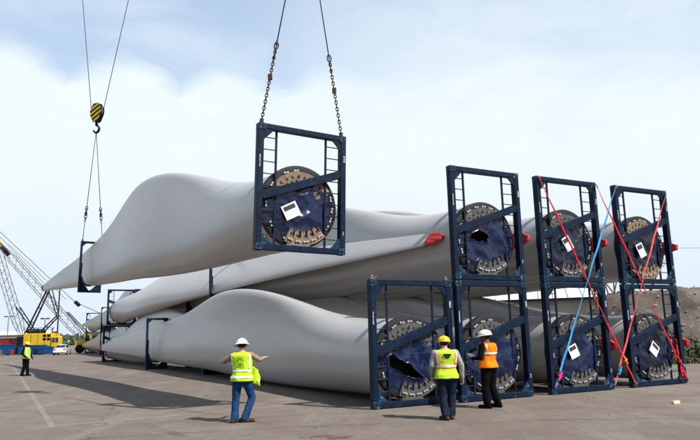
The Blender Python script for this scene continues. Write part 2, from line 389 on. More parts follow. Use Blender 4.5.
# ------------------------------------------------------------------ blades
S = 1.12
FW = 2.146 * S; FH = 2.75 * S; ZC = 1.03 * S; RR = .89 * S; BL = 40 * S
PROF = [(0,.14,1.92),(1,.14,1.922),(2,.13,1.96),(4,.105,2.21),(6,.085,2.61),(8,.09,2.99),(10,.12,3.27),(12,.17,3.43),(14,.24,3.43),(16,.28,3.20),(18,.3,2.90),
        (20,.34,2.68),(24,.42,2.40),(28,.55,2.12),(32,.66,1.88),(36,.76,1.58),(38,.82,1.40),(39.3,.87,1.30),(39.8,.92,1.22),(40,.99,1.13)]
HUMP = 0.0
def prof(L):
    le, te = prof0(L); return le, te + HUMP * math.exp(-((L - 12.5) / 7.5) ** 2) * smooth01(L / 5)
def prof0(L):
    for i in range(len(PROF) - 1):
        a, b = PROF[i], PROF[i+1]
        if a[0] <= L <= b[0]:
            p0 = PROF[max(i-1, 0)]; p3 = PROF[min(i+2, len(PROF)-1)]; t = (L - a[0]) / (b[0] - a[0]); out = []
            for k in (1, 2):
                m1 = (b[k] - p0[k]) / max(b[0] - p0[0], 1e-6) * (b[0] - a[0]); m2 = (p3[k] - a[k]) / max(p3[0] - a[0], 1e-6) * (b[0] - a[0])
                if i == 0: m1 = 0
                out.append((2*t**3-3*t*t+1)*a[k] + (t**3-2*t*t+t)*m1 + (-2*t**3+3*t*t)*b[k] + (t**3-t*t)*m2)
            return out
    return PROF[-1][1:]
def prebend(L): return -1.35 * (L / 40) ** 2
def smooth01(t): t = max(0, min(1, t)); return t * t * (3 - 2 * t)
def section(L, n=44):
    """outline at span L (fit units): list of (x, z) about the root axis; leading edge down, trailing edge up"""
    le, te = prof(L); ch = te - le; k = smooth01((L - 1.2) / 8.0)
    pts = []
    tw = R(3) * smooth01(L / 7) * (1 - smooth01((L - 8) / 28))
    tk = ch * (.36 - .20 * smooth01((L - 8) / 22))
    for i in range(n):
        a = 2 * math.pi * i / n
        c = .5 - .5 * math.cos(a)                    # 0 at leading edge .. 1 at trailing edge
        yc = .89 * math.sin(a); zc = le + ch * c    # round root
        th = 5 * tk * (.2969*math.sqrt(c) - .126*c - .3516*c*c + .2843*c**3 - .1015*c**4) + (.17 - .145 * smooth01((L - 6) / 16)) * c ** 3 * math.sqrt(max(0, 1 - ((c - .93) / .07) ** 2) if c > .93 else 1)
        sg = 1 if math.sin(a) >= 0 else -1
        ya = sg * th * (1.0 if sg > 0 else .92)
        if abs(math.sin(a)) < 1e-6: ya = 0
        x = yc * (1 - k) * 1 + ya * k
        if 0 < k < 1: x = x
        zz = zc
        px, pz = x, zz - (le + ch * .32 * k + ch * .5 * (1 - k))
        zr = le + ch * .32 * k + ch * .5 * (1 - k)
        x2 = px * math.cos(tw) + pz * math.sin(tw); z2 = -px * math.sin(tw) + pz * math.cos(tw) + zr
        pts.append(((x2 + prebend(L)) * S, (z2 - 1.03) * S))
    return pts
def shell_mesh():
    Ls = [0, .3, .7] + [1 + .5 * i for i in range(30)] + [16 + 1.0 * i for i in range(22)] + [38, 38.6, 39.1, 39.5, 39.8, 40]
    m = MB(); P = []
    for L in Ls: P.append([(x, L * S, z) for x, z in section(L)])
    m.grid(P, True); n = len(P[0]); last = (len(Ls) - 1) * n
    m.f.append(tuple(last + i for i in range(n))); m.mi.append(0)
    # hollow root: wall thickness and a short inner tube
    m.lathe([(RR, 0), (RR - .09, 0), (RR - .09, .55)], n, 'Y')
    return autosmooth(m.mesh('blade_shell', 'blade'), 50)
def cover_mesh():
    m = MB(); P = []
    for q in range(17):
        L = 39.50 + .54 * q / 16; pts = section(min(L, 40)); cx = sum(p[0] for p in pts) / len(pts); cz = sum(p[1] for p in pts) / len(pts); row = []
        for i, (x, z) in enumerate(pts):
            dx, dz = x - cx, z - cz; w_ = .018 * noise.noise((x * 9, L * 7, z * 9)) + .012 * abs(math.sin(z * 21 + L * 5 + 2 * noise.noise((L * 3, z * 3, 1))))
            row.append((cx + dx * 1.15 + math.copysign(.018 + w_, dx), L * S, cz + dz * 1.07 + (w_ if dz > 0 else -w_)))
        P.append(row)
    m.grid(P, True); n = len(P[0]); m.f.append(tuple((len(P) - 1) * n + i for i in range(n))); m.mi.append(0)
    return autosmooth(m.mesh('tip_sock', 'red'), 120)
def bulkhead_mesh():
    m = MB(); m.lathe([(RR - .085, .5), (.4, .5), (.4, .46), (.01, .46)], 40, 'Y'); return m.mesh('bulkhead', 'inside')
def rim_mesh():
    m = MB(); r = RR
    m.lathe([(r + .012, .16), (r + .03, .15), (r + .03, -.03), (r - .02, -.045), (r - .20, -.045), (r - .21, -.02), (r - .21, .03)], 56, 'Y')
    return autosmooth(m.mesh('root_ring', 'rim'), 40)
def bone_mesh():
    m = MB(); m.box((-.035, -.016, -.012), (.035, .016, .012))
    for sx in (-1, 1):
        m.tube([(sx * .046, -.02, 0), (sx * .046, .012, 0)], .025, 7)
    return m.mesh('bolt_link', 'link')
def tarp_mesh(seed, holes, line=(.47, .335), m_='tarp'):
    rnd = random.Random(seed); r = (RR - .08); m = MB(); nu, nv = (130, 130) if holes else (90, 90); P = []
    cre = [(rnd.uniform(0, math.pi), rnd.uniform(5, 13), rnd.uniform(0, 6)) for _ in range(6)]
    for i in range(nu + 1):
        x = r * (-1 + 2 * i / nu) * .999; hz = math.sqrt(max(r * r - x * x, 1e-5)); row = []
        zt = min(hz, line[0] * S + line[1] * x)
        zt = max(zt, -hz + .01)
        for j in range(nv + 1):
            z = -hz + (zt + hz) * j / nv
            rad = math.hypot(x, z) / r
            y = -.10 + .05 * rad ** 4 - .02 * math.cos(rad * 1.5)
            wx, wz = x + .10 * noise.noise((x * 3, z * 3, seed)), z + .10 * noise.noise((x * 3, z * 3, seed + 9))
            for a, fr, ph in cre:       # sharp drag folds
                s_ = wx * math.cos(a) + wz * math.sin(a); g_ = .5 + .5 * noise.noise((x * 1.6 + a * 5, z * 1.6, seed + 3))
                y += .030 * g_ * (abs(math.sin(s_ * fr * .6 + ph)) ** .7 - .6) * (1.1 - .6 * rad)
            y += .05 * noise.noise((x * 1.8 + seed * 3.1, z * 1.8, 1)) + .03 * abs(noise.noise((wx * 3.4 + seed, wz * 3.4, 4))) 
            y -= .035 * max(0, -z / r) * (1 - abs(math.sin((wz + .35 * wx) * 9 + seed)))
            y = min(y, -.02)
            row.append((x, y, z))
        P.append(row)
    def tear(x, z):
        best = 9
        for hx, hz_, ha, hb, rot in holes:
            dx, dz = x - hx * r, z - hz_ * r
            u = (dx * math.cos(rot) + dz * math.sin(rot)) / (ha * r); w = (-dx * math.sin(rot) + dz * math.cos(rot)) / (hb * r); t = math.atan2(w, u)
            best = min(best, math.hypot(u, w) * (1 + .30 * math.sin(2 * t + seed) + .22 * abs(math.sin(2.5 * t)) + .25 * noise.noise((x * 7 + seed, z * 7, 2))))
        return best
    if holes:
        for i in range(nu + 1):
            for j in range(nv + 1):
                x, y, z = P[i][j]; d_ = tear(x, z)
                if .8 < d_ < 1.7: P[i][j] = (x, y - .06 * math.exp(-abs(d_ - 1) * 5) * (.5 + .8 * abs(noise.noise((x * 5, z * 5, seed)))), z)
    for i in range(nu):
        for j in range(nv):
            c = P[i][j]; inside = bool(holes) and tear(c[0], c[2]) < 1
            if inside: continue
            m.add([P[i][j], P[i+1][j], P[i+1][j+1], P[i][j+1]], [(0, 1, 2, 3)])
    me = m.mesh('root_tarp', m_, False, 0, False)
    bm = bmesh.new(); bm.from_mesh(me); bmesh.ops.remove_doubles(bm, verts=bm.verts, dist=1e-4); bmesh.ops.recalc_face_normals(bm, faces=bm.faces)
    bm.to_mesh(me); bm.free(); me.polygons.foreach_set('use_smooth', [True] * len(me.polygons))
    return me
HUMP = .54; SHELL_TALL = shell_mesh(); HUMP = 0.0; SHELL = shell_mesh(); COVER = cover_mesh(); BULK = bulkhead_mesh(); RIM = rim_mesh(); BONE = bone_mesh()
def pouch_mesh(w, h, kind):
    m = MB(); m.box((-w/2, 0, -h/2), (w/2, .008, h/2)); return m.mesh('document_pouch', 'white', False, .002)
def blade(label, group, mw, tarp=None, cover=True, ring=True, shell=None):
    b = empty('wind_turbine_blade', label, 'blade', group, mw)
    link('shell', shell or SHELL, b)
    if cover: link('tip_cover', COVER, b)['label'] = 'red fabric cover on the blade tip'
    if ring:
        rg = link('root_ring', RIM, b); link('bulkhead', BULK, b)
    if tarp:
        rk = random.Random(tarp[0] * 7)
        for k in range(22):
            if rk.random() < .38: continue
            t = 2 * math.pi * (k + .5 + rk.uniform(-.12, .12)) / 22
            link('bolt_link', BONE, rg, ((RR - .10) * math.cos(t), -.056, (RR - .10) * math.sin(t)), (0, -t - math.pi / 2 + (.2 if k % 3 == 0 else 0), 0))
        seed, holes, pouch, tm = tarp
        tp = link('root_tarp', tarp_mesh(seed, holes, m_=tm), b)
        if pouch:
            px, pz, pw, ph, pr = pouch
            pk = link('document_pouch', pouch_mesh(pw, ph, 0), b, (px, -.185, pz), (R(-4), pr, 0))
            m = MB(); m.box((-pw*.40, -.006, ph*.10), (pw*.38, -.002, ph*.40)); 
            m2 = m.build('printed_header', 'ink', pk)
    return b

# ------------------------------------------------------------------ transport frames
PW = .145; PD = .185; GAP = .012
def post_prism(x0, x1, z0, z1, y0=0, y1=PD):
    m = MB(); m.box((x0, y0, z0), (x1, y1, z1)); return m
def sector(a0, a1, r0, r1, y0, y1, teeth, n):
    """flat ring sector with a toothed inner edge"""
    outer = []; inner = []
    for k in range(n + 1):
        t = a0 + (a1 - a0) * k / n
        outer.append((r1 * math.cos(t), r1 * math.sin(t)))
        ph = (k * teeth / n) % 1.0
        rr = r0 + (r1 - r0) * (.50 if ph > .62 else .12 * math.sin(k * 1.7) + .08)
        inner.append((rr * math.cos(t), rr * math.sin(t)))
    m = MB()
    vs = []
    for k in range(n + 1):
        vs += [(outer[k][0], y0, outer[k][1]), (inner[k][0], y0, inner[k][1]), (outer[k][0], y1, outer[k][1]), (inner[k][0], y1, inner[k][1])]
    fs = []
    for k in range(n):
        a, b = 4 * k, 4 * k + 4
        fs += [(a, b, b+1, a+1), (a+2, a+3, b+3, b+2), (a, a+2, b+2, b), (a+1, b+1, b+3, a+3)]
    fs += [(0, 1, 3, 2), (4*n, 4*n+2, 4*n+3, 4*n+1)]
    m.add(vs, fs); return m
def make_root_frame(bracket):
    f = empty('blade_root_frame', '', 'frame')
    h = FH - 2 * GAP; hw = FW / 2; z0 = GAP; z1 = FH - GAP; cs = .17
    for sx in (-1, 1):
        a, b = sorted((sx * hw, sx * (hw - PW)))
        post_prism(a, b, z0 + cs, z1 - cs).build('post', 'blue', f, False, .01)
    for zz in ((z0, z0 + .15), (z1 - .14, z1)):
        m = MB(); m.box((-hw + PW + .02, .004, zz[0] + .004), (hw - PW - .02, PD - .004, zz[1] - .004)); m.build('cross_beam', 'blue', f, False, .01)
    m = MB(); m.beam((-hw + PW - .01, PD * .42, 1.17 * S), (hw - PW + .01, PD * .42, 1.84 * S), PD * .7, .20); m.build('diagonal_brace', 'blue', f, False, .008)
    for sx in (-1, 1):
        for top in (0, 1):
            zb = z1 - cs if top else z0; x0 = sx * (hw + .003); x1 = sx * (hw - .19)
            m = MB(); a, b = sorted((x0, x1)); m.box((a, -.004, zb), (b, PD + .004, zb + cs))
            c = m.build('corner_casting', 'casting', f, False, .012)
            m = MB(); m.tube([(sx * (hw - .09), -.010, zb + cs / 2), (sx * (hw - .09), -.0045, zb + cs / 2)], .034, 12); m.build('lashing_hole', 'black', c)
            # locking cone that joins stacked frames
            xg, zg = sx * (hw - PW), (z1 - .14 if top else z0 + .15)
            s2 = -1 if top else 1
            m = MB(); m.prism([(xg, zg), (xg - sx * .27, zg), (xg, zg + s2 * .27)], .02, .05); m.build('corner_gusset', 'casting' if not top else 'blue', f)
            m = MB(); m.box((sx * (hw - .09) - .05, .04, zb + (cs if top else -GAP - .0)), (sx * (hw - .09) + .05, .14, zb + (cs + GAP - .002 if top else 0))); m.build('stacking_pad', 'black', f)
    for sx in (-1, 1):
        xr = sx * (hw - .52)
        m = MB(); m.box((xr - .024, PD - .06, z0 + .15), (xr + .024, PD - .02, z1 - .14)); m.build('ladder_rail', 'bar', f)
        n = 9; rm = MB(); rm.tube([(0, 0, 0), (-sx * (.52 - PW), 0, 0)], .0135, 6); rme = rm.mesh('rung', 'bar')
        for k in range(n):
            link('rung', rme, f, (sx * (hw - PW), PD - .04, z0 + .15 + (FH - .32) * (k + .75) / (n + .3)))
    for (x_, z_, w_, h_) in ((hw - .055, FH - .62, .05, .17), (-hw + .05, FH - .95, .03, .30), (hw - .07, .55, .035, .10)):
        m = MB(); m.box((x_ - w_/2, -.004, z_ - h_/2), (x_ + w_/2, -.001, z_ + h_/2)); m.build('data_plate', 'palepaint', f)
    # toothed steel brackets that bolt the root to the frame
    for (a0, a1, te, dz) in ((R(25), R(165), 11, 0), (R(-116), R(-46), 5, 0)):
        m = sector(a0, a1, RR * (.46 if a0 > 0 else .60), RR - (.13 if a0 > 0 else .02), PD - .03, PD + .02, te, te * 10)
        br = m.build('root_bracket', bracket, f); br.location = (0, -.05 if a0 < 0 else 0, ZC)
        for k in range(te):
            for row, rf in enumerate((.62, .76)):     # thin black triangles laid on the bracket, painting the shade inside open notches
                if a0 < 0 and row == 0: continue
                t = a0 + (a1 - a0) * (k + (.5 if row else .95)) / te
                if t > a1: continue
                m = MB(); jt = random.Random(k * 7 + row); m.prism([(-.045 * jt.uniform(.6, 1.2), -.05), (.045 * jt.uniform(.5, 1.2), -.05), (jt.uniform(-.03, .03), .055 * jt.uniform(.5, 1.1))], PD - .034, PD - .0305); sl = m.build('notch_shade', 'black', br)
                sl.location = (RR * rf * math.cos(t), 0, RR * rf * math.sin(t)); sl.rotation_euler = (0, -t + math.pi / 2 + jt.uniform(-.5, .5), 0)
        if a0 < 0:
            m = MB()
            for k in range(5):
                t = a0 + (a1 - a0) * (k + .5) / 5; link('bolt_link', BONE, br, ((RR - .12) * math.cos(t), PD - .05, (RR - .12) * math.sin(t)), (0, -t - math.pi / 2, 0))
    # short stubs that carry the lower bracket on the bottom beam
    m = MB(); m.box((-.40, .03, z0 + .151), (.22, PD - .03, z0 + .19)); m.build('packing_block', bracket, f)
    return f
FP = {k: make_root_frame(k) for k in ('grey', 'tan')}
USED = set()
def root_frame(label, group, mw, kind='grey'):
    if kind in USED: f = copy_tree(FP[kind])
    else: f = FP[kind]; USED.add(kind)
    return tag(f, label, 'frame', group, mw)
TW = 1.15 * S
def make_tip_frame():
    f = empty('blade_tip_frame', '', 'frame'); hw = TW / 2; z0 = GAP; z1 = FH - GAP
    for sx in (-1, 1):
        a, b = sorted((sx * hw, sx * (hw - .11)))
        post_prism(a, b, z0, z1 - .12, 0, .20).build('post', 'darkblue', f, False, .008)
        post_prism(*sorted((sx * (hw - .11), sx * (hw - .17))), z0 + .5, z0 + 1.75, .05, .15).build('guide_rail', 'bar', f, False, .004)
    m = MB(); m.box((-hw, 0, z1 - .12), (hw, .2, z1)); m.build('top_beam', 'darkblue', f, False, .008)
    for sx in (-1, 1):
        m = MB(); xg = sx * (hw - .11); m.prism([(xg, z1 - .12), (xg - sx * .2, z1 - .12), (xg, z1 - .32)], .03, .16); m.build('corner_gusset', 'darkblue', f)
    # base box whose upper edge is cut to a V, and the padded sling lying in it
    m = MB(); i = hw - .11
    m.prism([(-i, z0), (i, z0), (i, .62), (.05, .14), (-.05, .14), (-i, .78)], .012, .19); m.build('base_plate', 'darkblue', f, False, .006)
    m = MB(); P = []
    for k in range(19):
        t = math.pi * (1 + k / 18); x = i * .92 * math.cos(t); z = .93 + .55 * math.sin(t) * (1 if abs(math.sin(t)) < .99 else 1)
        nx, nz = math.cos(t), math.sin(t)
        P.append([(x, .0, z), (x, .26, z), (x - nx * .07, .26, z - nz * .07), (x - nx * .07, .0, z - nz * .07)])
    m.grid(P, True); m.build('saddle_pad', 'rim', f, True)
    for sx in (-1, 1):
        m = MB(); m.tube([(sx * i * .98, -.02, 1.55), (sx * i * .97, -.02, 1.0), (sx * i * .75, -.02, .62), (sx * i * .4, -.02, .42)], .025, 6); m.build('saddle_strap', 'latt', f)
    return f
TP = make_tip_frame(); TUSED = []
def tip_frame(label, group, mw):
    f = copy_tree(TP) if TUSED else TP; TUSED.append(1)
    return tag(f, label, 'frame', group, mw)

def colmat(x, y, yaw, z=0): return Matrix.Translation((x, y, z)) @ Matrix.Rotation(R(yaw), 4, 'Z')
def T(x, y, z): return Matrix.Translation((x, y, z))
RY0 = .235          # root plane behind the frame's face
LT = 24.3 * S       # tip frame station
def fwd(cm, tier, lab, grp, tarp, kind='grey', front=True, tipframe=True):
    z = tier * FH
    root_frame(lab[0], grp + ' root frames', cm @ T(0, 0, z), kind)
    b = blade(lab[1], grp + ' blades', cm @ T(0, RY0, z + ZC), tarp, shell=SHELL_TALL if tier else None)
    if tipframe: tip_frame(lab[2], grp + ' tip frames', cm @ T(-FW / 2 + TW / 2, LT, z))
def rev(cm, tier, lab, grp, ly=45.6, lean=38, up=1.22, dx=.16, frame=True, tipf=True, yaw=0, kind='grey'):
    z = tier * FH
    rm = cm @ T(dx, ly, z) @ Matrix.Rotation(math.pi, 4, 'Z')
    if frame: root_frame(lab[0], grp + ' root frames', rm, kind)
    # leading edge stays low, trailing edge leans over; the tip end is packed up a little
    blade(lab[1], grp + ' blades', rm @ T(0, RY0, ZC) @ Matrix.Rotation(R(yaw), 4, 'Z') @ Matrix.Rotation(R(up), 4, 'X') @ Matrix.Rotation(R(-lean), 4, 'Y'), None)
    if tipf: tip_frame(lab[2], grp + ' tip frames', rm @ T(-FW / 2 + TW / 2, LT, 0))

COLS = [(.456, 15.646, 28.40), (2.697, 16.672, 28.58), (5.396, 18.103, 27.69), (8.252, 19.607, 27.30)]
CM = []
for (x, y, yw) in COLS:
    c, s_ = math.cos(R(yw)), math.sin(R(yw)); CM.append(colmat(x + FW / 2 * c, y + FW / 2 * s_, yw))
G = 'stacked'
fwd(CM[0], 0, ('navy root frame on the ground behind the worker in the lime and orange vest', 'grey turbine blade with torn tarp lying at the front of the stack on the ground', 'narrow tip frame standing on the ground under the front blade'), G,
    (11, [(-.32, -.24, .50, .22, -.5)], None, 'tarp'))
fwd(CM[1], 0, ('navy root frame on the ground behind the worker in the orange vest', 'grey turbine blade on the ground with its root behind the worker in orange', 'tip frame under the second ground blade'), G,
    (12, [], None, 'tarp'))
fwd(CM[1], 1, ('upper root frame without straps, leftmost of the upper row', 'upper turbine blade with torn tarp, directly right of the red tip cover', 'tip frame of the leftmost upper blade'), G,
    (13, [(-.26, .05, .30, .19, .5)], None, 'tarp'))
fwd(CM[2], 0, ('ground root frame with a blue strap tied to its bottom left corner', 'ground blade whose tarp carries a white sheet behind the blue strap', 'tip frame under the third ground blade'), G,
    (14, [], (-.24, -.02, .34, .36, R(-20)), 'tarp'))
fwd(CM[2], 1, ('upper root frame with a red strap from its top left corner', 'upper blade with a white sheet on its tarp, third stack from the left', 'tip frame of the third stack, upper'), G,
    (15, [], (-.12, -.02, .30, .42, R(-28)), 'tarpdark'))
fwd(CM[3], 0, ('rightmost ground root frame beside the rubble bank', 'rightmost ground blade, white diamond sheet on a dark tarp', 'tip frame under the rightmost ground blade'), G,
    (16, [], (-.08, -.06, .36, .36, R(40)), 'tarpdark'))
fwd(CM[3], 1, ('rightmost upper root frame, scuffed, with tan bracket', 'rightmost upper blade with a white sheet and tan root bracket', 'tip frame of the rightmost upper blade'), G,
    (17, [], (-.22, -.10, .30, .44, R(-22)), 'tarpdark'), 'tan')
rev(CM[0], 1, ('far upper root frame standing over the front blade tip', 'bright upper blade pointing its red tip at the camera, under the hanging frame', 'upper tip frame behind the hump of the front blade'), 'reversed')
rev(CM[0], 0, ('far ground root frame behind the tip of the front blade', 'reversed ground blade behind the front blade', 'ground tip frame behind the front blade'), 'reversed', ly=45.8, lean=8, up=.32, dx=-.06)
rev(CM[1], 1, ly=45.08, lean=10, up=.36, dx=-.06, lab=('far upper root frame of the second stack', 'reversed upper blade whose red tip shows right of the second stack', 'upper tip frame inside the second stack'), grp='reversed')
rev(CM[2], 1, ly=45.08, lean=10, up=.36, dx=-.06, lab=('far upper root frame of the third stack', 'reversed upper blade whose red tip shows between the third and fourth stacks', 'upper tip frame inside the third stack'), grp='reversed')
rev(CM[2], 0, ('far ground root frame of the third stack', 'reversed ground blade whose red tip shows between the third and fourth stacks', 'ground tip frame inside the third stack'), 'reversed', ly=45.08, lean=8, up=.32, dx=-.06)
rev(CM[3], 1, ly=45.08, lean=10, up=.36, dx=-.06, lab=('far upper root frame of the fourth stack', 'reversed upper blade with red tip right of the rightmost upper frame', 'upper tip frame inside the fourth stack'), grp='reversed')
rev(CM[3], 0, ('far ground root frame of the fourth stack', 'reversed ground blade with red tip right of the rightmost ground frame', 'ground tip frame inside the fourth stack'), 'reversed', ly=45.08, lean=8, up=.32, dx=-.06)
# the next block of stacks further down the yard
CF = CM[0] @ T(3.7, 49.5, 0)
fwd(CF, 0, ('ground root frame of the next stack down the yard', 'far ground blade, its grey tip in front of the cranes', 'far ground tip frame in front of the yellow crane'), 'far', None)
fwd(CF, 1, ('upper root frame of the next stack down the yard', 'far upper blade, its grey tip above the cranes', 'far upper tip frame against the sky'), 'far', None)
rev(CF, 1, ('farthest upper root frame, against the sky', 'far reversed upper blade behind the grey tips', 'upper tip frame of the far reversed blade'), 'far reversed')
rev(CF, 0, ('farthest ground root frame', 'far reversed ground blade behind the grey tips', 'ground tip frame of the far reversed blade'), 'far reversed', lean=8, up=0)

# ------------------------------------------------------------------ the blade on the hooks
HY, HX, HR_ = R(30.88), R(1.844), R(.924)
HM = T(-2.198, 14.752, 3.737) @ Matrix.Rotation(HY, 4, 'Z') @ Matrix.Rotation(HX, 4, 'X') @ Matrix.Rotation(HR_, 4, 'Y') @ T(FW / 2, 0, 0)
root_frame('root frame hanging in the air from two chain slings', 'lifted root frames', HM, 'tan')
blade('large grey turbine blade hanging in the air from two cranes', 'lifted blades', HM @ T(0, RY0, ZC) @ Matrix.Rotation(R(-9), 4, 'Y'), (18, [], (-.31, -.10, .42, .36, R(-18)), 'tarp'), shell=SHELL_TALL)
tip_frame('narrow tip frame hanging in the air below the striped hook block', 'lifted tip frames', HM @ T(-FW / 2 + TW / 2, LT, 0))

def hook_block():
    m = MB(); prof_ = [(-.20, .62), (.20, .62), (.46, .22), (.44, -.10), (.20, -.60), (-.20, -.60), (-.44, -.10), (-.46, .22)]
    t = empty('hook_block', '', 'hook block')
    for sy in (-1, 1):
        y0, y1 = sorted((sy * .10, sy * .14)); m = MB(); m.prism([(x, z) for x, z in prof_], y0, y1); cp = m.build('cheek_plate', 'black', t, False, .01)
        for k in range(4):      # diagonal yellow stripes, each a thin plate
            c0 = .52 - k * .30; poly = clip_stripe(prof_, c0, c0 - .15)
            if len(poly) > 2:
                y0, y1 = sorted((sy * .141, sy * .147)); m = MB(); m.prism(poly, y0, y1); m.build('stripe', 'yellow', cp)
    m = MB(); m.lathe([(.05, -.09), (.40, -.09), (.34, 0), (.40, .09), (.05, .09)], 24, 'Y', (0, 0, .12)); m.build('sheave', 'latt', t, True)
    m = MB(); m.tube([(0, 0, -.60), (0, 0, -.80)], .09, 10); m.build('swivel', 'black', t, True)
    pts = []; rs = []
    for k in range(15):
        a = R(90 - k * 18.5); pts.append((.24 * math.cos(a) * -1 if False else .22 * math.cos(a), 0, -1.05 + .22 * math.sin(a))); rs.append(.075 if 3 < k < 11 else .055)
    m = MB(); m.tube([(0, 0, -.78)] + pts, [.06] + rs, 8); m.build('hook', 'black', t, True)
    return t
def clip_stripe(poly, hi, lo, slope=.55):
    """part of the polygon between two parallel slanted lines z = c + slope*x"""
    def clip(pl, c, keep_below):
        out = []
        for i in range(len(pl)):
            a, b = pl[i], pl[(i+1) % len(pl)]
            da = (a[1] - slope * a[0] - c) * (1 if keep_below else -1); db = (b[1] - slope * b[0] - c) * (1 if keep_below else -1)
            if da <= 0: out.append(a)
            if da * db < 0:
                t = da / (da - db); out.append((a[0] + (b[0]-a[0]) * t, a[1] + (b[1]-a[1]) * t))
        return out
    return clip(clip([(x * .94, z * .94) for x, z in poly], hi, True), lo, False)
HB1 = Vector((-15.63, 38.42, 15.79)); HB2 = Vector((-1.02, 15.75, 14.6))
hb = hook_block(); tag(hb, 'yellow and black striped hook block hanging in the sky', 'hook block', 'hook blocks', T(*HB1) @ Matrix.Rotation(R(-22), 4, 'Z'))
hb2 = copy_tree(hb); tag(hb2, 'hook block above the picture that carries the root end slings', 'hook block', 'hook blocks', T(*HB2))
def rope(name, label, p, q, r, sag=0.0, m_='steel', cat='cable', group=None):
    p = Vector(p); q = Vector(q); pts = [p.lerp(q, t / 16) - Vector((0, 0, sag * 4 * (t / 16) * (1 - t / 16))) for t in range(17)]
    m = MB(); m.tube(pts, r, 6); return tag(m.build(name, m_), label, cat, group)
rope('hoist_rope', 'left hoist rope running up from the striped hook block', HB1 + Vector((-.38, 0, .3)), HB1 + Vector((-2.1, 0, 14.5)), .022, 0, 'steel', 'rope', 'hoist ropes')
rope('hoist_rope', 'right hoist rope running up from the striped hook block', HB1 + Vector((.40, 0, .3)), HB1 + Vector((2.9, 0, 14.5)), .022, 0, 'steel', 'rope', 'hoist ropes')
rope('hoist_rope', 'left hoist rope over the root end', HB2 + Vector((-.35, 0, .3)), HB2 + Vector((-1.2, 0, 14)), .018, 0, 'steel', 'rope', 'hoist ropes')
rope('hoist_rope', 'right hoist rope over the root end', HB2 + Vector((.35, 0, .3)), HB2 + Vector((1.2, 0, 14)), .018, 0, 'steel', 'rope', 'hoist ropes')
def ring_link(c, d, L, w, r, flip, m):
    d = d.normalized(); a = d.cross(Vector((0, 1, 0))).normalized(); b = a.cross(d)
    s_ = a if not flip else b; pts = []
    for k in range(12):
        t = 2 * math.pi * k / 12; pts.append(c + d * (L / 2) * math.cos(t) + s_ * (w / 2) * math.sin(t))
    m.tube(pts + [pts[0], pts[1]], r, 6, False)
def sling(label, low, high, frac, link_len, rr, group, start=0.0):
    low = Vector(low); high = Vector(high); d = high - low; t = empty('lifting_sling', label, 'sling', group, T(*low)); mid = d * frac; lo_ = d * start
    n = max(3, int((mid - lo_).length / (link_len * .74))); cm = MB()
    for k in range(n):
        big = k in (n - 1, n - 2, n - 5); ring_link(lo_ + (mid - lo_) * ((k + .5) / n), d, link_len * (1.7 if big else 1), link_len * (.9 if big else .55), link_len * (.14 if big else .115), k % 2, cm)
    cm.build('chain', 'chain', t, True)
    m = MB(); m.tube([(0, 0, -.12), d.normalized() * .1], .05, 8); m.build('shackle', 'rim', t, True)
    m = MB(); m.box((-.07, -.05, -.1), (.07, .05, .1)); sh = m.build('shortening_clutch', 'chain', t, False, .015); sh.location = lo_.lerp(mid, .55); sh.scale = (link_len / .15,) * 3
    if start: m = MB(); m.tube([Vector((0, 0, 0)), lo_ + d * .001], rr, 6); m.build('lower_rope', 'steel', t, True)
    m = MB(); m.tube([mid, d], rr, 6); m.build('wire_rope', 'steel', t, True)
    return t
def hp(x, y, z): return HM @ Vector((x, y, z))
HK2 = HB2 + Vector((0, 0, -1.22)); HK1 = HB1 + Vector((0, 0, -1.22))
sling('left chain sling above the hanging root frame', hp(-FW/2 + .09, .09, FH), HK2, .34, .115, .016, 'root end slings')
sling('right chain sling above the hanging root frame', hp(FW/2 - .09, .09, FH), HK2, .34, .115, .016, 'root end slings')
sling('left wire sling of the hanging tip frame', hp(-FW/2 + .08, LT + .1, FH), HK1, .30, .16, .020, 'tip end slings', .17)
sling('right wire sling of the hanging tip frame', hp(-FW/2 + TW - .08, LT + .1, FH), HK1, .30, .16, .020, 'tip end slings', .17)

# ------------------------------------------------------------------ ratchet straps over the right hand stacks
def strap(label, p, q, m_, ratchet=.9, low='orange', pullm=None):
    p = Vector(p); q = Vector(q); t = empty('ratchet_strap', label, 'strap', 'ratchet straps', T(*q)); d = p - q; w = .028
    nrm = Vector((.47, -.88, 0)); side = d.cross(nrm).normalized()
    m = MB(); P = []
    for k in range(25):
        u = k / 24; c = d * u + nrm * (.02 + .012 * math.sin(u * 40)); tw = .5 * math.sin(u * 11)
        s_ = (side * math.cos(tw) + nrm * math.sin(tw)) * w; n_ = nrm * .0025
        P.append([c - s_ - n_, c + s_ - n_, c + s_ + n_, c - s_ + n_])
    m.grid(P, True); m.build('webbing', m_, t, True)
    r0 = d * (1 - ratchet)
    m = MB(); m.beam(r0 - d.normalized() * .13 + nrm * .05, r0 + d.normalized() * .13 + nrm * .05, .07, .05); m.tube([r0 + side * .06 + nrm * .06, r0 - side * .06 + nrm * .06], .03, 8)
    m.build('ratchet', low, t)
    for e, s2 in ((Vector((0, 0, 0)), 1), (d, -1)):
        m = MB(); pts = [e + d.normalized() * s2 * .14 + nrm * .03, e + d.normalized() * s2 * .02 + nrm * .045, e - d.normalized() * s2 * .03 + nrm * .01]
        m.tube(pts, .014, 6); m.build('hook', low, t, True)
    return t
def cw(i, x, z): return CM[i] @ Vector((x, -.03, z))
hw = FW / 2
strap('red strap from the third stack top left down to the fourth stack bottom left', cw(2, -hw + .05, 2*FH - .06), cw(3, -hw + .02, .10), 'strapred', .88)
strap('sky blue strap crossing the red one between the two rightmost stacks', cw(3, -hw + .02, 2*FH - .05), cw(2, -hw + .06, .20), 'strapblue', .95, 'magenta')
strap('dark red strap from the third stack top right to the far bottom right corner', cw(2, hw - .05, 2*FH - .10), cw(3, hw - .05, .10), 'strapred', .9, 'strapred')
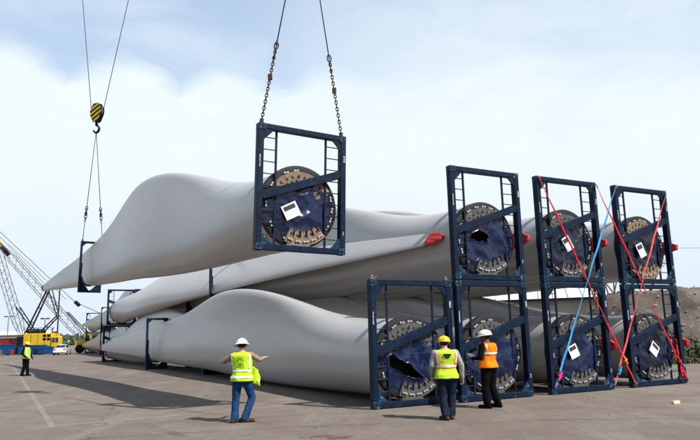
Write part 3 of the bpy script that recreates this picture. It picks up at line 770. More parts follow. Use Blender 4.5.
strap('faded pink red strap from the last top right corner down to the left', cw(3, hw - .08, 2*FH - .12), cw(2, hw - .05, .12), 'strappink', .93, 'strapblue')
strap('short red strap along the right post of the rightmost ground frame', cw(3, hw - .40, 1.35), cw(3, hw - .30, .12), 'strapred', .8, 'strapred')

# twist-lock cones on the free corners of the front ground frame
for sx in (-1, 1):
    m = MB(); m.box((-.07, -.05, 0), (.07, .05, .03)); m.tube([(0, 0, .03), (0, 0, .07), (0, 0, .11)], [.035, .04, .012], 8); m.tube([(.03, -.02, .05), (.13, -.06, .06)], .012, 6)
    o = m.build('twist_lock', 'tan', None, False, .004); o.matrix_world = CM[0] @ T(sx * (hw - .09), .09, FH + .001)
    tag(o, 'small tan twist lock on the %s top corner of the front ground frame' % ('left' if sx < 0 else 'right'), 'twist lock', 'twist locks')

# ------------------------------------------------------------------ people
def capsule(m, p0, r0, p1, r1, n=12):
    p0 = Vector(p0); p1 = Vector(p1); d = p1 - p0
    u = d.normalized() if d.length > 1e-6 else Vector((0, 0, 1)); pts = []; rs = []
    for k in (85, 60, 30): a = R(k); pts.append(p0 - u * r0 * math.sin(a)); rs.append(r0 * math.cos(a))
    pts += [p0, p0.lerp(p1, .5), p1]; rs += [r0, (r0 + r1) / 2, r1]
    for k in (30, 60, 85): a = R(k); pts.append(p1 + u * r1 * math.sin(a)); rs.append(r1 * math.cos(a))
    m.tube(pts, rs, n)
def ellipsoid(m, c, r, n=14, k=9):
    c = Vector(c); P = []
    for i in range(k + 1):
        a = math.pi * (i + .02) / (k + .04); P.append([(c.x + r[0] * math.sin(a) * math.cos(2*math.pi*j/n), c.y + r[1] * math.sin(a) * math.sin(2*math.pi*j/n), c.z + r[2] * math.cos(a)) for j in range(n)])
    m.grid(P, True); b = len(m.v) - n * (k + 1)
    m.f += [tuple(b + j for j in range(n))[::-1], tuple(b + k * n + j for j in range(n))]; m.mi += [0, 0]
def weld(name, m, mt, voxel, parent, iters=4):
    """merge overlapping solids into one continuous skin"""
    o = m.build('tmp', mt); r = o.modifiers.new('r', 'REMESH'); r.mode = 'VOXEL'; r.voxel_size = voxel
    sm = o.modifiers.new('s', 'SMOOTH'); sm.iterations = iters; sm.factor = .5
    dg = bpy.context.evaluated_depsgraph_get(); dg.update()
    me = bpy.data.meshes.new_from_object(o.evaluated_get(dg)); me.name = name
    old = o.data; bpy.data.objects.remove(o); bpy.data.meshes.remove(old)
    me.polygons.foreach_set('use_smooth', [True] * len(me.polygons))
    if not me.materials: me.materials.append(M_[mt])
    return link(name, me, parent)
def hand(m, w, d, side, curl=.5, s=1.0, palm=Vector((0, 0, -1))):
    """palm and five fingers at wrist w pointing along d; side = thumb direction"""
    d = d.normalized(); th = (side - d * side.dot(d)).normalized(); nrm = d.cross(th).normalized()
    if nrm.dot(palm) < 0: nrm = -nrm
    pc = w + d * .05 * s
    for k in (-1, 0, 1): capsule(m, w + th * k * .018, .017, w + d * .085 * s + th * k * .024, .015, 8)
    for k, L in enumerate((.072, .082, .077, .058)):
        b = w + d * .088 * s + th * (.033 - k * .022); p = b + (d * math.cos(curl * .5) + nrm * math.sin(curl * .5)) * L * .5; q = p + (d * math.cos(curl * 1.7) + nrm * math.sin(curl * 1.7)) * L * .5
        capsule(m, b, .0095, p, .009, 8); capsule(m, p, .009, q, .0075, 8)
    b = w + d * .025 + th * .026; p = b + (d * .6 + th * .7).normalized() * .042; q = p + (d * .9 + th * .15 + nrm * .3).normalized() * .034
    capsule(m, b, .0125, p, .0105, 8); capsule(m, p, .0105, q, .009, 8)
TORSO = [(.84, .168, .118, 0), (.93, .172, .122, 0), (1.02, .160, .112, .005), (1.10, .155, .106, .008), (1.20, .166, .112, .004), (1.30, .178, .118, -.004), (1.38, .188, .112, -.012), (1.43, .178, .094, -.014), (1.465, .125, .076, -.012), (1.50, .068, .064, -.006)]
def torso_pt(th, z, inf, lean):
    t = TORSO; z = max(t[0][0], min(t[-1][0], z))
    for i in range(len(t) - 1):
        if t[i][0] <= z <= t[i+1][0]:
            f = (z - t[i][0]) / (t[i+1][0] - t[i][0]); rx, ry, cy = (t[i][k] * (1-f) + t[i+1][k] * f for k in (1, 2, 3)); break
    c, s_ = math.cos(th), math.sin(th); e = .82
    x = math.copysign(abs(c) ** e, c) * (rx + inf); y = math.copysign(abs(s_) ** e, s_) * (ry + inf) + cy
    k = z - .92
    return Vector((x + lean[0] * k, y + lean[1] * k, z))
def wrinkle(p, seed, amp=.02): return amp * (noise.noise((p.x * 9 + seed, p.y * 9, p.z * 5)) + .5 * noise.noise((p.x * 22, p.y * 22 + seed, p.z * 16)))
def patch(name, mt, parent, th0, th1, z0, z1, inf, lean, seed, nth=28, nz=24, closed=False, flare=0.0, thick=.008):
    m = MB(); P = []
    for i in range(nz + 1):
        z = z0 + (z1 - z0) * i / nz; row = []
        for j in range(nth + (0 if closed else 1)):
            th = th0 + (th1 - th0) * j / nth
            p = torso_pt(th, z, inf + flare * max(0, (1.05 - z)), lean); n_ = Vector((p.x - lean[0]*(z-.92), p.y - lean[1]*(z-.92), 0)).normalized()
            row.append(p + n_ * wrinkle(p, seed))
        P.append(row)
    m.grid(P, closed); o = m.build(name, mt, parent, True)
    sd_ = o.modifiers.new('t', 'SOLIDIFY'); sd_.thickness = thick; sd_.offset = -1
    return o
def person(label, mw, J, top, legs, vest, tape, hat, skin='skin', sleeve_to='wrist', brim='cap', shoes='boot', lean=(0, 0), headyaw=0, headtilt=0, tape2=None, k=1.0, seed=1, vestz=.84, bulk=1.1):
    t = empty('person', label, 'person', 'workers in the yard', mw @ Matrix.Diagonal((k * bulk, k * bulk, k, 1)))
    V = {a: Vector(b) for a, b in J.items()}
    def lean_pt(v): return v + Vector((lean[0] * max(0, v.z - .92), lean[1] * max(0, v.z - .92), 0))
    for s_ in 'LR': V['sh' + s_] = lean_pt(V['sh' + s_])
    hc = lean_pt(Vector((0, .02, 1.605))); hd = Matrix.Rotation(headyaw, 3, 'Z') @ Matrix.Rotation(headtilt, 3, 'X')
    def hp_(x, y, z): return hc + hd @ Vector((x, y, z))
    # --- body, one surface
    m = MB()
    for z, rx, ry, cy in TORSO[:-1]: pass
    P = [[tuple(torso_pt(2*math.pi*j/20, z, -.018, lean)) for j in range(20)] for z in [a[0] for a in TORSO]]
    m.grid(P, True); b = len(m.v) - 20 * len(P); m.f += [tuple(b + j for j in range(20))[::-1], tuple(b + (len(P)-1)*20 + j for j in range(20))]; m.mi += [0, 0]
    capsule(m, lean_pt(Vector((0, -.005, 1.44))), .056, hp_(0, -.012, -.06), .052)
    ellipsoid(m, hp_(0, 0, .015), (.074, .094, .10)); ellipsoid(m, hp_(0, .02, -.045), (.058, .07, .07))
    capsule(m, hp_(0, .088, .02), .010, hp_(0, .106, -.018), .014, 8)
    capsule(m, hp_(-.022, .082, -.062), .008, hp_(.022, .082, -.062), .008, 8); ellipsoid(m, hp_(0, .072, -.098), (.024, .02, .018), 10, 6)
    for sx in (-1, 1): ellipsoid(m, hp_(sx * .076, -.008, -.01), (.010, .020, .030), 8, 6)
    for s_, sx in (('L', -1), ('R', 1)):
        capsule(m, V['hip' + s_], .082, V['kn' + s_], .054); capsule(m, V['kn' + s_], .052, V['an' + s_], .038)
        capsule(m, V['sh' + s_], .05, V['el' + s_], .038); capsule(m, V['el' + s_], .038, V['wr' + s_], .027)
        fd = Vector(J.get('foot' + s_, (sx * .25, 1, 0))).normalized(); a = V['an' + s_]
        capsule(m, a + Vector((0, 0, -.02)) - fd * .04, .035, a + fd * .13 + Vector((0, 0, -.045)), .026)
        dd = (V['wr' + s_] - V['el' + s_]); hand(m, V['wr' + s_], Vector(J.get('hd' + s_, tuple(dd))), Vector(J.get('th' + s_, (-sx * .5, 1, .2))), J.get('curl', .6))
    body = weld('body', m, skin, .0085, t, 3)
    # --- eyes, hair
    for sx in (-1, 1):
        m = MB(); ellipsoid(m, hp_(sx * .030, .083, .012), (.011, .008, .007), 8, 5); m.build('eye', 'ink', t, True)
    m = MB(); ellipsoid(m, hp_(0, -.018, .012), (.081, .090, .085)); m.build('hair', 'hair', t, True)
    # --- trousers, shoes
    m = MB(); P = [[tuple(torso_pt(2*math.pi*j/20, z, .006, lean)) for j in range(20)] for z in (.85, .93, 1.0, 1.04)]
    m.grid(P, True); b = len(m.v) - 80; m.f += [tuple(b + j for j in range(20))[::-1], tuple(b + 60 + j for j in range(20))]; m.mi += [0, 0]
    for s_ in 'LR':
        h, kn, a = V['hip' + s_], V['kn' + s_], V['an' + s_]
        capsule(m, h + Vector((0, 0, -.02)), .105, kn, .076); capsule(m, kn, .076, a.lerp(kn, .12) , .074); capsule(m, a.lerp(kn, .25), .076, a + Vector((0, 0, .005)), .068)
        for q in range(4):      # creases behind the knee and stacked at the ankle
            c = a.lerp(kn, .03 + .07 * q); capsule(m, c + Vector((-.02, -.035, .01 * (q % 2))), .052, c + Vector((.025, .03, 0)), .05, 8)
    weld('trousers', m, legs, .012, t, 3)
    for s_, sx in (('L', -1), ('R', 1)):
        fd = Vector(J.get('foot' + s_, (sx * .25, 1, 0))).normalized(); a = V['an' + s_]; m = MB()
        g = Vector((a.x, a.y, 0)); capsule(m, g - fd * .055 + Vector((0, 0, .045)), .045, g + fd * .15 + Vector((0, 0, .04)), .042)
        capsule(m, g + Vector((0, 0, .05)), .05, a + Vector((0, 0, .06)), .052)
        sh = weld('boot', m, shoes, .010, t, 3)
        sd2 = fd.cross(Vector((0, 0, 1))); m = MB(); out = []
        for q in range(16):
            an = 2 * math.pi * q / 16; c = g + fd * (.05 + .148 * math.cos(an)) + sd2 * (.048 * math.sin(an) * (1.05 if math.cos(an) > 0 else .9)); out.append(c)
        m.add([(c.x, c.y, .001) for c in out] + [(c.x, c.y, .022) for c in out], [tuple(range(16))[::-1], tuple(range(16, 32))] + [(q, (q+1) % 16, (q+1) % 16 + 16, q + 16) for q in range(16)])
        m.build('sole', 'tyre', sh)
    # --- shirt
    m = MB(); P = [[tuple(torso_pt(2*math.pi*j/20, z, .004, lean)) for j in range(20)] for z in [.90] + [a[0] for a in TORSO[1:-1]]]
    m.grid(P, True); b = len(m.v) - 20 * len(P); m.f += [tuple(b + j for j in range(20))[::-1], tuple(b + (len(P)-1)*20 + j for j in range(20))]; m.mi += [0, 0]
    for s_ in 'LR':
        capsule(m, V['sh' + s_], .068, V['el' + s_], .054)
        if sleeve_to == 'wrist': capsule(m, V['el' + s_], .052, V['wr' + s_], .040)
        else: capsule(m, V['el' + s_], .052, V['el' + s_].lerp(V['wr' + s_], .45), .048)
    weld('shirt', m, top, .012, t, 3)
    # --- vest and its tapes
    tp = 2 * math.pi
    patch('vest', vest, t, 0, tp, vestz, 1.462, .026, lean, seed, 44, 30, True, .12)
    def tapep(a0, a1, z0, z1, mt, off=.034): patch('reflective_tape', mt, t, a0, a1, z0, z1, off, lean, seed, 26, 8, False, .12, .004)
    for (a0, a1, z0, z1, mt, off) in tape: tapep(a0, a1, z0, z1, mt, off)
    # --- hard hat
    hm = MB(); n = 28; P = []
    for i in range(10):
        a = R(90 - i * 10); r = math.cos(a); row = []
        for j in range(n):
            an = 2 * math.pi * j / n; row.append(tuple(hp_(.112 * r * math.cos(an), .132 * r * math.sin(an) - .005, .045 + .112 * math.sin(a))))
        P.append(row)
    hm.grid(P[::-1], True); hat_o = hm.build('hard_hat', hat, t, True)
    so = hat_o.modifiers.new('t', 'SOLIDIFY'); so.thickness = .004
    bm_ = MB(); P = []
    for i in range(4):
        row = []
        for j in range(n):
            an = 2 * math.pi * j / n; fr = max(0, math.sin(an)); ex = (.055 if brim == 'full' else .008 + .05 * fr ** 2) * i / 3
            row.append(tuple(hp_((.110 + ex) * math.cos(an), (.130 + ex) * math.sin(an) - .005, .050 - .010 * i - (.006 * i if brim == 'full' else .004 * i * fr))))
        P.append(row)
    bm_.grid(P, True); bo = bm_.build('brim', hat, hat_o, True); so = bo.modifiers.new('t', 'SOLIDIFY'); so.thickness = .005
    rd = MB(); P = [[tuple(hp_(x, .134 * math.cos(R(a)) - .005, .047 + .117 * math.sin(R(a)))) for x in (-.016, .016)] for a in range(12, 170, 12)]
    rd.grid(P); ro = rd.build('crown_ridge', hat, hat_o, True); so = ro.modifiers.new('t', 'SOLIDIFY'); so.thickness = .006
    return t
ST = dict(hipL=(-.092, 0, .89), hipR=(.092, 0, .89), knL=(-.10, .02, .49), knR=(.10, .02, .49), anL=(-.10, -.02, .085), anR=(.10, -.02, .085),
          shL=(-.185, -.01, 1.405), shR=(.185, -.01, 1.405), elL=(-.25, -.03, 1.12), elR=(.25, -.03, 1.12), wrL=(-.25, .07, .88), wrR=(.25, .07, .88))
def J(**k): d = dict(ST); d.update(k); return d
B0 = -math.pi / 2          # middle of the back
def vt(mt, a, wdt=.16, off=.034, z1=1.44, z0=.98): return (a - wdt, a + wdt, z0, z1, mt, off)
w1 = person('person in white hard hat and lime vest, arms held out, facing the front blade', colmat(-2.36, 13.98, -4), J(
    hipL=(-.095, 0, .885), hipR=(.09, 0, .885), knL=(-.13, .03, .48), anL=(-.14, -.02, .085), knR=(.17, .12, .50), anR=(.05, .02, .085), footL=(.55, .7, 0), footR=(.95, .25, 0),
    elL=(-.40, .06, 1.27), wrL=(-.34, .28, 1.27), elR=(.31, .13, 1.29), wrR=(.35, .35, 1.33), hdR=(.4, .7, .1)), 'tancloth', 'denim', 'lime',
    [(B0 - 1.45, B0 + 4.8, 1.055, 1.10, 'silver', .034), (B0 - 1.45, B0 + 4.8, .925, .97, 'silver', .034), vt('silver', B0 - .95, .13, z0=1.10), vt('silver', B0 + .95, .13, z0=1.10),
     vt('silver', math.pi/2 - .8, .13), vt('silver', math.pi/2 + .8, .13)], 'hatw', sleeve_to='elbow', brim='full', lean=(-.03, .03), headyaw=R(18), headtilt=R(-14), k=.985, seed=3, vestz=.86)
# logo on the back of the vest and the loose front flap seen at the right hip
m = MB()
for a0, z0, wd, ht in ((-.30, 1.37, .6, .012), (-.16, 1.32, .32, .03), (-.22, 1.29, .12, .02), (.06, 1.29, .16, .02), (-.26, 1.14, .5, .012), (-.28, 1.15, .05, .20), (.22, 1.15, .05, .20), (-.14, 1.19, .28, .05)):
    P = [[torso_pt(B0 + a0 + wd * j / 4, z0 + ht * i / 2, .041, (-.03, .03)) for j in range(5)] for i in range(3)]; m.grid(P)
lo = m.build('vest_print', mat('olive_print', (.12, .2, .03), .8), w1, True); lo['label'] = 'dark printed emblem on the back of the vest'
m = MB(); P = []
for i in range(11):
    z = 1.17 - .035 * i; P.append([(.165 + .035 * j + .05 * (i / 10) * j / 4 + .012 * math.sin(i * .8 + j), .04 + .03 * math.sin(j * 1.6 + i * .3), z - .02 * j) for j in range(5)])
m.grid(P); fo = m.build('vest_flap', 'lime', w1, True); sm_ = fo.modifiers.new('t', 'SOLIDIFY'); sm_.thickness = .01
m = MB(); P = [[(.175 + .035 * j + .03 * j / 4, .025 + .03 * math.sin(j * 1.6 + i * .3), .955 - .035 * i - .02 * j) for j in range(5)] for i in range(2)]
m.grid(P); m.build('reflective_tape', 'silver', fo, True)

w2 = person('person in yellow hard hat and orange striped lime vest standing before the root frames', colmat(1.90, 13.62, 6), J(
    knL=(-.085, .03, .49), anL=(-.06, -.06, .085), knR=(.09, .06, .50), anR=(.075, .05, .085), footL=(-.35, 1, 0), footR=(.1, 1, 0),
    elL=(-.26, .0, 1.13), wrL=(-.23, .16, .94), elR=(.28, -.02, 1.12), wrR=(.30, .04, .86)), 'palecloth', 'denimd', 'limed',
    [(B0 - 1.5, B0 + 4.78, 1.075, 1.155, 'otape', .032), (B0 - 1.5, B0 + 4.78, 1.095, 1.135, 'silver', .038)] +
    [vt(mm, B0 + sx * .9, wd, of, z0=1.157) for sx in (-1, 1) for mm, wd, of in (('otape', .26, .032), ('silver', .14, .038))] + [vt('otape', math.pi/2 + sx * .8, .2, .032) for sx in (-1, 1)],
    'haty', skin='skin', lean=(-.01, .01), headyaw=R(-16), headtilt=R(-6), k=.955, seed=9, vestz=.86, bulk=1.2)
m = MB()
for a0, z0, wd, ht in ((-.24, 1.33, .48, .05), (-.14, 1.29, .28, .03)):
    m.grid([[torso_pt(B0 + a0 + wd * j / 4, z0 + ht * i / 2, .040, (-.01, .01)) for j in range(5)] for i in range(3)])
m.build('vest_print', 'denimd', w2, True)['label'] = 'small dark emblem on the upper back of the vest'

w3 = person('person in a white hard hat, orange vest and black clothes looking at the root frame', colmat(3.16, 15.50, 48), J(
    knL=(-.105, .03, .49), anL=(-.12, .0, .085), knR=(.11, .02, .49), anR=(.15, -.07, .085), footL=(-.1, 1, 0), footR=(.25, 1, 0),
    elL=(-.25, .02, 1.13), wrL=(-.17, .24, 1.11), elR=(.25, .03, 1.13), wrR=(.13, .25, 1.10), hdL=(.3, .8, .1), hdR=(-.4, .8, .1)), 'blackcloth', 'blackcloth', 'orangev',
    [(B0 - 1.4, B0 + 4.7, 1.20, 1.245, 'silver', .034), vt('silver', B0 - .95, .09, z0=1.245), vt('silver', B0 + .95, .09, z0=1.245)],
    'hatw', skin='skind', lean=(0, .02), headyaw=R(12), headtilt=R(-8), k=1.015, seed=14, vestz=.90, bulk=1.22, shoes='blackcloth')
m = MB(); m.box((-.11, -.006, -.15), (.11, .006, .15)); nb = m.build('clipboard', 'white', None, False, .003)
tag(nb, 'white clipboard held by the worker in orange', 'clipboard'); nb.matrix_world = colmat(3.16, 15.50, 48) @ T(-.02, .37, 1.15) @ Matrix.Rotation(R(-55), 4, 'X')

w4 = person('person in yellow hard hat and lime vest standing alone far off', colmat(-17.80, 35.75, -98), J(
    knL=(-.09, .03, .49), anL=(-.10, .06, .085), knR=(.09, .0, .49), anR=(.09, -.10, .085), footL=(0, 1, 0), footR=(0, 1, 0),
    elL=(-.26, .0, 1.13), wrL=(-.22, .16, .93), elR=(.26, -.02, 1.13), wrR=(.22, .18, .95)), 'blackcloth', 'blackcloth', 'lime',
    [(B0 - 1.45, B0 + 4.8, 1.04, 1.09, 'silver', .034), vt('silver', B0 - .95, .13, z0=1.09), vt('silver', B0 + .95, .13, z0=1.09), vt('silver', math.pi/2 - .8, .13), vt('silver', math.pi/2 + .8, .13)],
    'haty', skin='skind', headtilt=R(-4), k=1.04, seed=21, vestz=.88, shoes='blackcloth')

# ------------------------------------------------------------------ small litter by the frames
m = MB(); m.box((-.10, -.04, .001), (.10, .04, .07)); o = m.build('wood_block', 'tan', None, False, .006)
tag(o, 'small pale block of wood lying alone on the asphalt', 'wood block'); o.matrix_world = T(7.38, 15.36, 0) @ Matrix.Rotation(.4, 4, 'Z')
o.data.materials[0] = mat('pale_wood', (.55, .45, .30), .8, 0, .15, 12)

# ------------------------------------------------------------------ cranes and yard at the far left
def lattice(m, p, q, w0, w1, bays, rc=.055, rl=.024, wend=None):
    """four chords with zigzag lacing; w0, w1 half widths in the middle and at the ends"""
    p = Vector(p); q = Vector(q); d = (q - p).normalized(); a = d.cross(Vector((0, 1, 0))).normalized(); b = Vector((0, 1, 0))
    L = (q - p).length
    def wid(t): return w1 + (w0 - w1) * min(1, min(t, 1 - t) / .14)
    rings = []
    for k in range(bays + 1):
        t = k / bays; c = p + d * L * t; w = wid(t); rings.append([c + a * w + b * w, c - a * w + b * w, c - a * w - b * w, c + a * w - b * w])
    for j in range(4): m.tube([r[j] for r in rings], rc, 5)
    for k in range(bays):
        for j in range(4):
            j2 = (j + 1) % 4
            if (k + j) % 2: m.tube([rings[k][j], rings[k+1][j2]], rl, 4, False)
            else: m.tube([rings[k][j2], rings[k+1][j]], rl, 4, False)
def tracks(t, x, y, L, side):
    m = MB(); r = .48; pts = []
    for k in range(9): a = R(90 + 22.5 * k); pts.append((x - L/2 + r * math.cos(a), r + r * math.sin(a)))
    for k in range(9): a = R(-90 + 22.5 * k); pts.append((x + L/2 + r * math.cos(a), r + r * math.sin(a)))
    m.prism(pts, y - .4, y + .4); tr = m.build('crawler_track', 'black', t)
    for k in range(int(L / .35)):
        m2 = MB(); m2.box((x - L/2 + k * .35, y - .42, r*2 + .002), (x - L/2 + k * .35 + .22, y + .42, r*2 + .05)); m2.build('track_pad', 'black', tr)
def crane(label, x, y, head, foot, mastp, house_w, extra):
    t = empty('crawler_crane', label, 'crane', 'crawler cranes', T(x, y, 0)); o = Vector((x, y, 0))
    tracks(t, 0, -2.1, 5.6, -1); tracks(t, 0, 2.1, 5.6, 1)
    m = MB(); m.box((-2.2, -1.6, .55), (2.2, 1.6, 1.1)); m.build('undercarriage', 'black', t, False, .05)
    hx = house_w / 2
    m = MB(); m.box((-hx, -1.5, 1.15), (hx, 1.5, 3.25)); hs = m.build('machinery_house', 'yellow', t, False, .08)
    for k in range(3):
        gx = -hx + house_w * (.18 + .24 * k)
        m = MB(); m.box((gx - .35, -1.512, 1.5), (gx + .35, -1.503, 2.9)); m.build('house_door', 'yellow', hs, False, .004)
        m = MB(); m.box((gx + .40, -1.515, 1.3), (gx + .46, -1.503, 3.1)); m.build('door_gap', 'black', hs)
    m = MB()
    for r_ in range(2):
        for k in range(2): m.box((hx - 1.45 + .7 * k, -1.52, 2.1 + .55 * r_), (hx - .9 + .7 * k, -1.503, 2.5 + .55 * r_))
    m.build('vent_grille', 'black', hs)
    m = MB(); m.box((hx + .05, -1.75, 1.0), (hx + 1.3, -.45, 2.7)); cb = m.build('operator_cab', 'yellow', t, False, .08)
    m = MB(); m.box((hx + .2, -1.762, 1.75), (hx + .62, -1.752, 2.5)); m.box((hx + .72, -1.762, 1.75), (hx + 1.18, -1.752, 2.5)); m.build('window', 'glass', cb)
    for k in range(2):
        m = MB(); m.lathe([(.05, -.9), (.5, -.9), (.5, -.8), (.3, -.78), (.3, .78), (.5, .8), (.5, .9), (.05, .9)], 16, 'Y', (-hx + .7 + 1.3 * k, 0, 3.55)); m.build('hoist_drum', 'black', t, True)
    m = MB(); m.tube([(hx - .9, .6, 3.2), (hx - .9, .6, 4.0), (hx - .7, .6, 4.15)], .09, 8); m.build('exhaust_stack', 'black', t)
    for zz in (3.75, 4.15):
        m = MB(); m.tube([(-hx + .1, -1.45, zz), (hx - .1, -1.45, zz)], .03, 5); m.build('guard_rail', 'latt', hs)
    for k in range(6):
        m = MB(); xx = -hx + .1 + (house_w - .2) * k / 5; m.tube([(xx, -1.45, 3.22), (xx, -1.45, 4.15)], .03, 5); m.build('guard_post', 'latt', hs)
    m = MB(); m.box((-hx + .05, -1.56, .8), (hx - .05, -1.2, 1.14)); m.build('walkway', 'black', t)
    m = MB(); m.box((-hx - 1.0, -1.6, 1.2), (-hx - .05, 1.6, 2.8)); m.build('counterweight', 'black', t, False, .06)
    foot = Vector(foot) - o; head = Vector(head) - o
    m = MB(); lattice(m, foot, head, .62, .25, 26); bo = m.build('lattice_boom', 'latt', t)
    d = (head - foot).normalized(); pr = Vector((d.z, 0, -d.x))
    m = MB(); m.beam(head - d * 2.4, head + d * .3, .7, .55, (0, 1, 0)); m.build('boom_tip', 'black', bo)
    m = MB(); m.beam(head - d * .4, head + d * .9, .6, .75, (0, 1, 0)); m.lathe([(.1, -.15), (.55, -.15), (.48, 0), (.55, .15), (.1, .15)], 16, 'Y', head + d * .7); m.build('sheave_head', 'yellow', bo)
    for (a, b, r_, nm, mt) in mastp:
        m = MB(); a = Vector(a) - o; b = Vector(b) - o
        for sy in (-.7, .7): m.tube([a + Vector((0, sy, 0)), b + Vector((0, sy * .6, 0))], r_, 8)
        for k in (.3, .6, .9): m.tube([a.lerp(b, k) + Vector((0, -.6, 0)), a.lerp(b, k) + Vector((0, .6, 0))], r_ * .6, 6)
        m.build(nm, mt, t)
    for (a, b, r_) in extra:
        m = MB(); m.tube([Vector(a) - o, Vector(b) - o], r_, 5); m.build('pendant_line', 'steel', t)
    return t
YC = 106.4
crane('yellow crawler crane with a long grey boom rising out of the left edge', -50.6, YC, (-60.6, YC, 21.4), (-53.7, YC, 2.6),
      [((-53.3, YC, 2.7), (-49.9, YC, 10.5), .14, 'mast', 'black'), ((-54.8, YC, 7.6), (-51.8, YC, 3.5), .10, 'gantry_strut', 'black'), ((-50.6, YC, 3.5), (-48.1, YC, 6.1), .11, 'gantry_strut', 'black'), ((-49.7, YC, 10.4), (-48.2, YC, 6.1), .09, 'gantry_strut', 'black')], 4.6,
      [((-49.9, YC, 10.5), (-60.6, YC, 21.4), .04), ((-48.1, YC, 10.6), (-48.1, YC, 3.2), .12)])
crane('farther crawler crane, its boom leaning left with a yellow tip', -42.2, YC + 9, (-63.4, YC + 9, 19.3), (-47.4, YC + 9, 2.0),
      [((-46.5, YC + 9, 2.8), (-50.6, YC + 9, 7.0), .12, 'mast', 'latt')], 4.2,
      [((-64.5, YC + 9, 22.6), (-49.3, YC + 9, 8.7), .055), ((-49.3, YC + 9, 8.7), (-44.6, YC + 9, 6.6), .05), ((-44.6, YC + 9, 6.6), (-40.5, YC + 9, 3.4), .05), ((-62.0, YC + 9, 19.6), (-51.0, YC + 9, 9.3), .04)])
m = MB(); m.box((-.55, -.3, -.28), (.55, .3, .28)); o = m.build('line_weight', 'black', None, False, .06); tag(o, 'black overhaul weight on the far crane line', 'weight'); o.matrix_world = T(-48.9, YC + 9, 8.45) @ Matrix.Rotation(R(42), 4, 'Y')

def bin_(label, x, y, w, d, h, mt, group, yaw=0):
    t = empty('skip_container', label, 'container', group, colmat(x, y, yaw))
    m = MB(); m.prism([(-w/2, .15), (w/2, .15), (w/2 + .15, h), (-w/2 - .15, h)], -d/2, d/2); m.build('body', mt, t, False, .03)
    m = MB(); m.box((-w/2 - .2, -d/2 - .06, h - .02), (w/2 + .2, d/2 + .06, h + .08)); m.build('top_rail', mt, t, False, .02)
    n = max(3, int(w / .7))
    for k in range(n + 1):
        x_ = -w/2 + .05 + (w - .1) * k / n; m = MB(); m.box((x_ - .05, -d/2 - .08, .17), (x_ + .05, -d/2 - .002, h - .03)); m.build('rib', mt, t)
    for sx in (-1, 1):
        m = MB(); m.tube([(sx * (w/2 - .4), -d/2 + .15, .13), (sx * (w/2 - .4), d/2 - .15, .13)], .125, 10); m.build('roller', 'black', t)
    return t
g = 'blue skips in the yard'
bin_('blue skip at the left end, behind the far worker', -54.4, 101, 3.6, 2.0, 1.5, 'binblue', g, 4)
bin_('blue skip in front of the yellow crane house', -48.9, 100, 3.2, 2.0, 1.35, 'binblue', g, -6)
bin_('low blue skip beside the parked car', -46.0, 99, 2.6, 1.8, .9, 'binblue', g, 8)
bin_('blue skip behind the parked car, below the far crane', -43.0, 112, 3.6, 2.0, 2.3, 'binblue', g, 0)
bin_('blue skip right of the parked car', -38.2, 111, 2.6, 2.0, 1.9, 'binblue', g, 0)
bin_('rusty red skip behind the leftmost blue one', -57.0, 108, 3.4, 2.2, 2.5, 'binred', 'red skips in the yard', 3)
for k, (x, y, mt, lab) in enumerate(((-51.3, 98.5, 'binred', 'dark red oil drum standing between the blue skips'), (-47.2, 97.6, 'black', 'black oil drum beside the low blue skip'), (-56.9, 98.0, 'binred', 'red oil drum at the left edge of the yard'))):
    m = MB(); m.lathe([(.01, 0), (.29, 0), (.30, .02), (.29, .04), (.29, .29), (.305, .31), (.29, .33), (.29, .58), (.305, .60), (.29, .62), (.29, .86), (.30, .88), (.28, .89), (.01, .875)], 18); o = m.build('oil_drum', mt, None, True); o.location = (x, y, .001); tag(o, lab, 'drum', 'oil drums')
def pallet_stack(label, x, y, n, yaw):
    t = empty('pallet_stack', label, 'pallets', None, colmat(x, y, yaw))
    for k in range(n):
        z = k * .15
        for j in range(3): m = MB(); m.box((-.6, -.48 + j * .43, z + .001), (.6, -.38 + j * .43, z + .10)); m.build('stringer', 'pole', t)
        for j in range(6): m = MB(); m.box((-.6 + j * .22, -.5, z + .102), (-.5 + j * .22, .5, z + .125)); m.build('deck_board', 'pole', t)
pallet_stack('stack of weathered pallets behind the far worker', -52.9, 97.5, 6, 12)
def forklift(label, x, y, yaw):
    t = empty('yellow_loader', label, 'loader', None, colmat(x, y, yaw))
    m = MB(); m.prism([(-1.9, .5), (1.6, .5), (1.6, 1.5), (.5, 1.7), (-1.9, 1.9)], -.9, .9); m.build('chassis', 'yellow', t, False, .06)
    m = MB(); m.prism([(-.7, 1.85), (.45, 1.7), (.25, 3.0), (-.6, 3.05)], -.7, .7); cb = m.build('cab', 'yellow', t, False, .05)
    m = MB(); m.prism([(-.5, 2.1), (.25, 2.0), (.12, 2.75), (-.45, 2.8)], -.712, .712); m.build('window', 'glass', cb)
    for sx in (-1.2, 1.0):
        for sy in (-1, 1):
            m = MB(); m.lathe([(.05, -.2), (.35, -.2), (.62, -.18), (.66, 0), (.62, .18), (.35, .2), (.05, .2)], 20, 'Y', (sx, sy * .95, .66)); m.build('wheel', 'tyre', t, True)
    m = MB(); m.beam((1.4, 0, 1.3), (3.2, 0, 2.6), .3, .4); m.build('lift_arm', 'yellow', t)
    return t
forklift('yellow loader behind the parked car', -42.0, 104, 20)

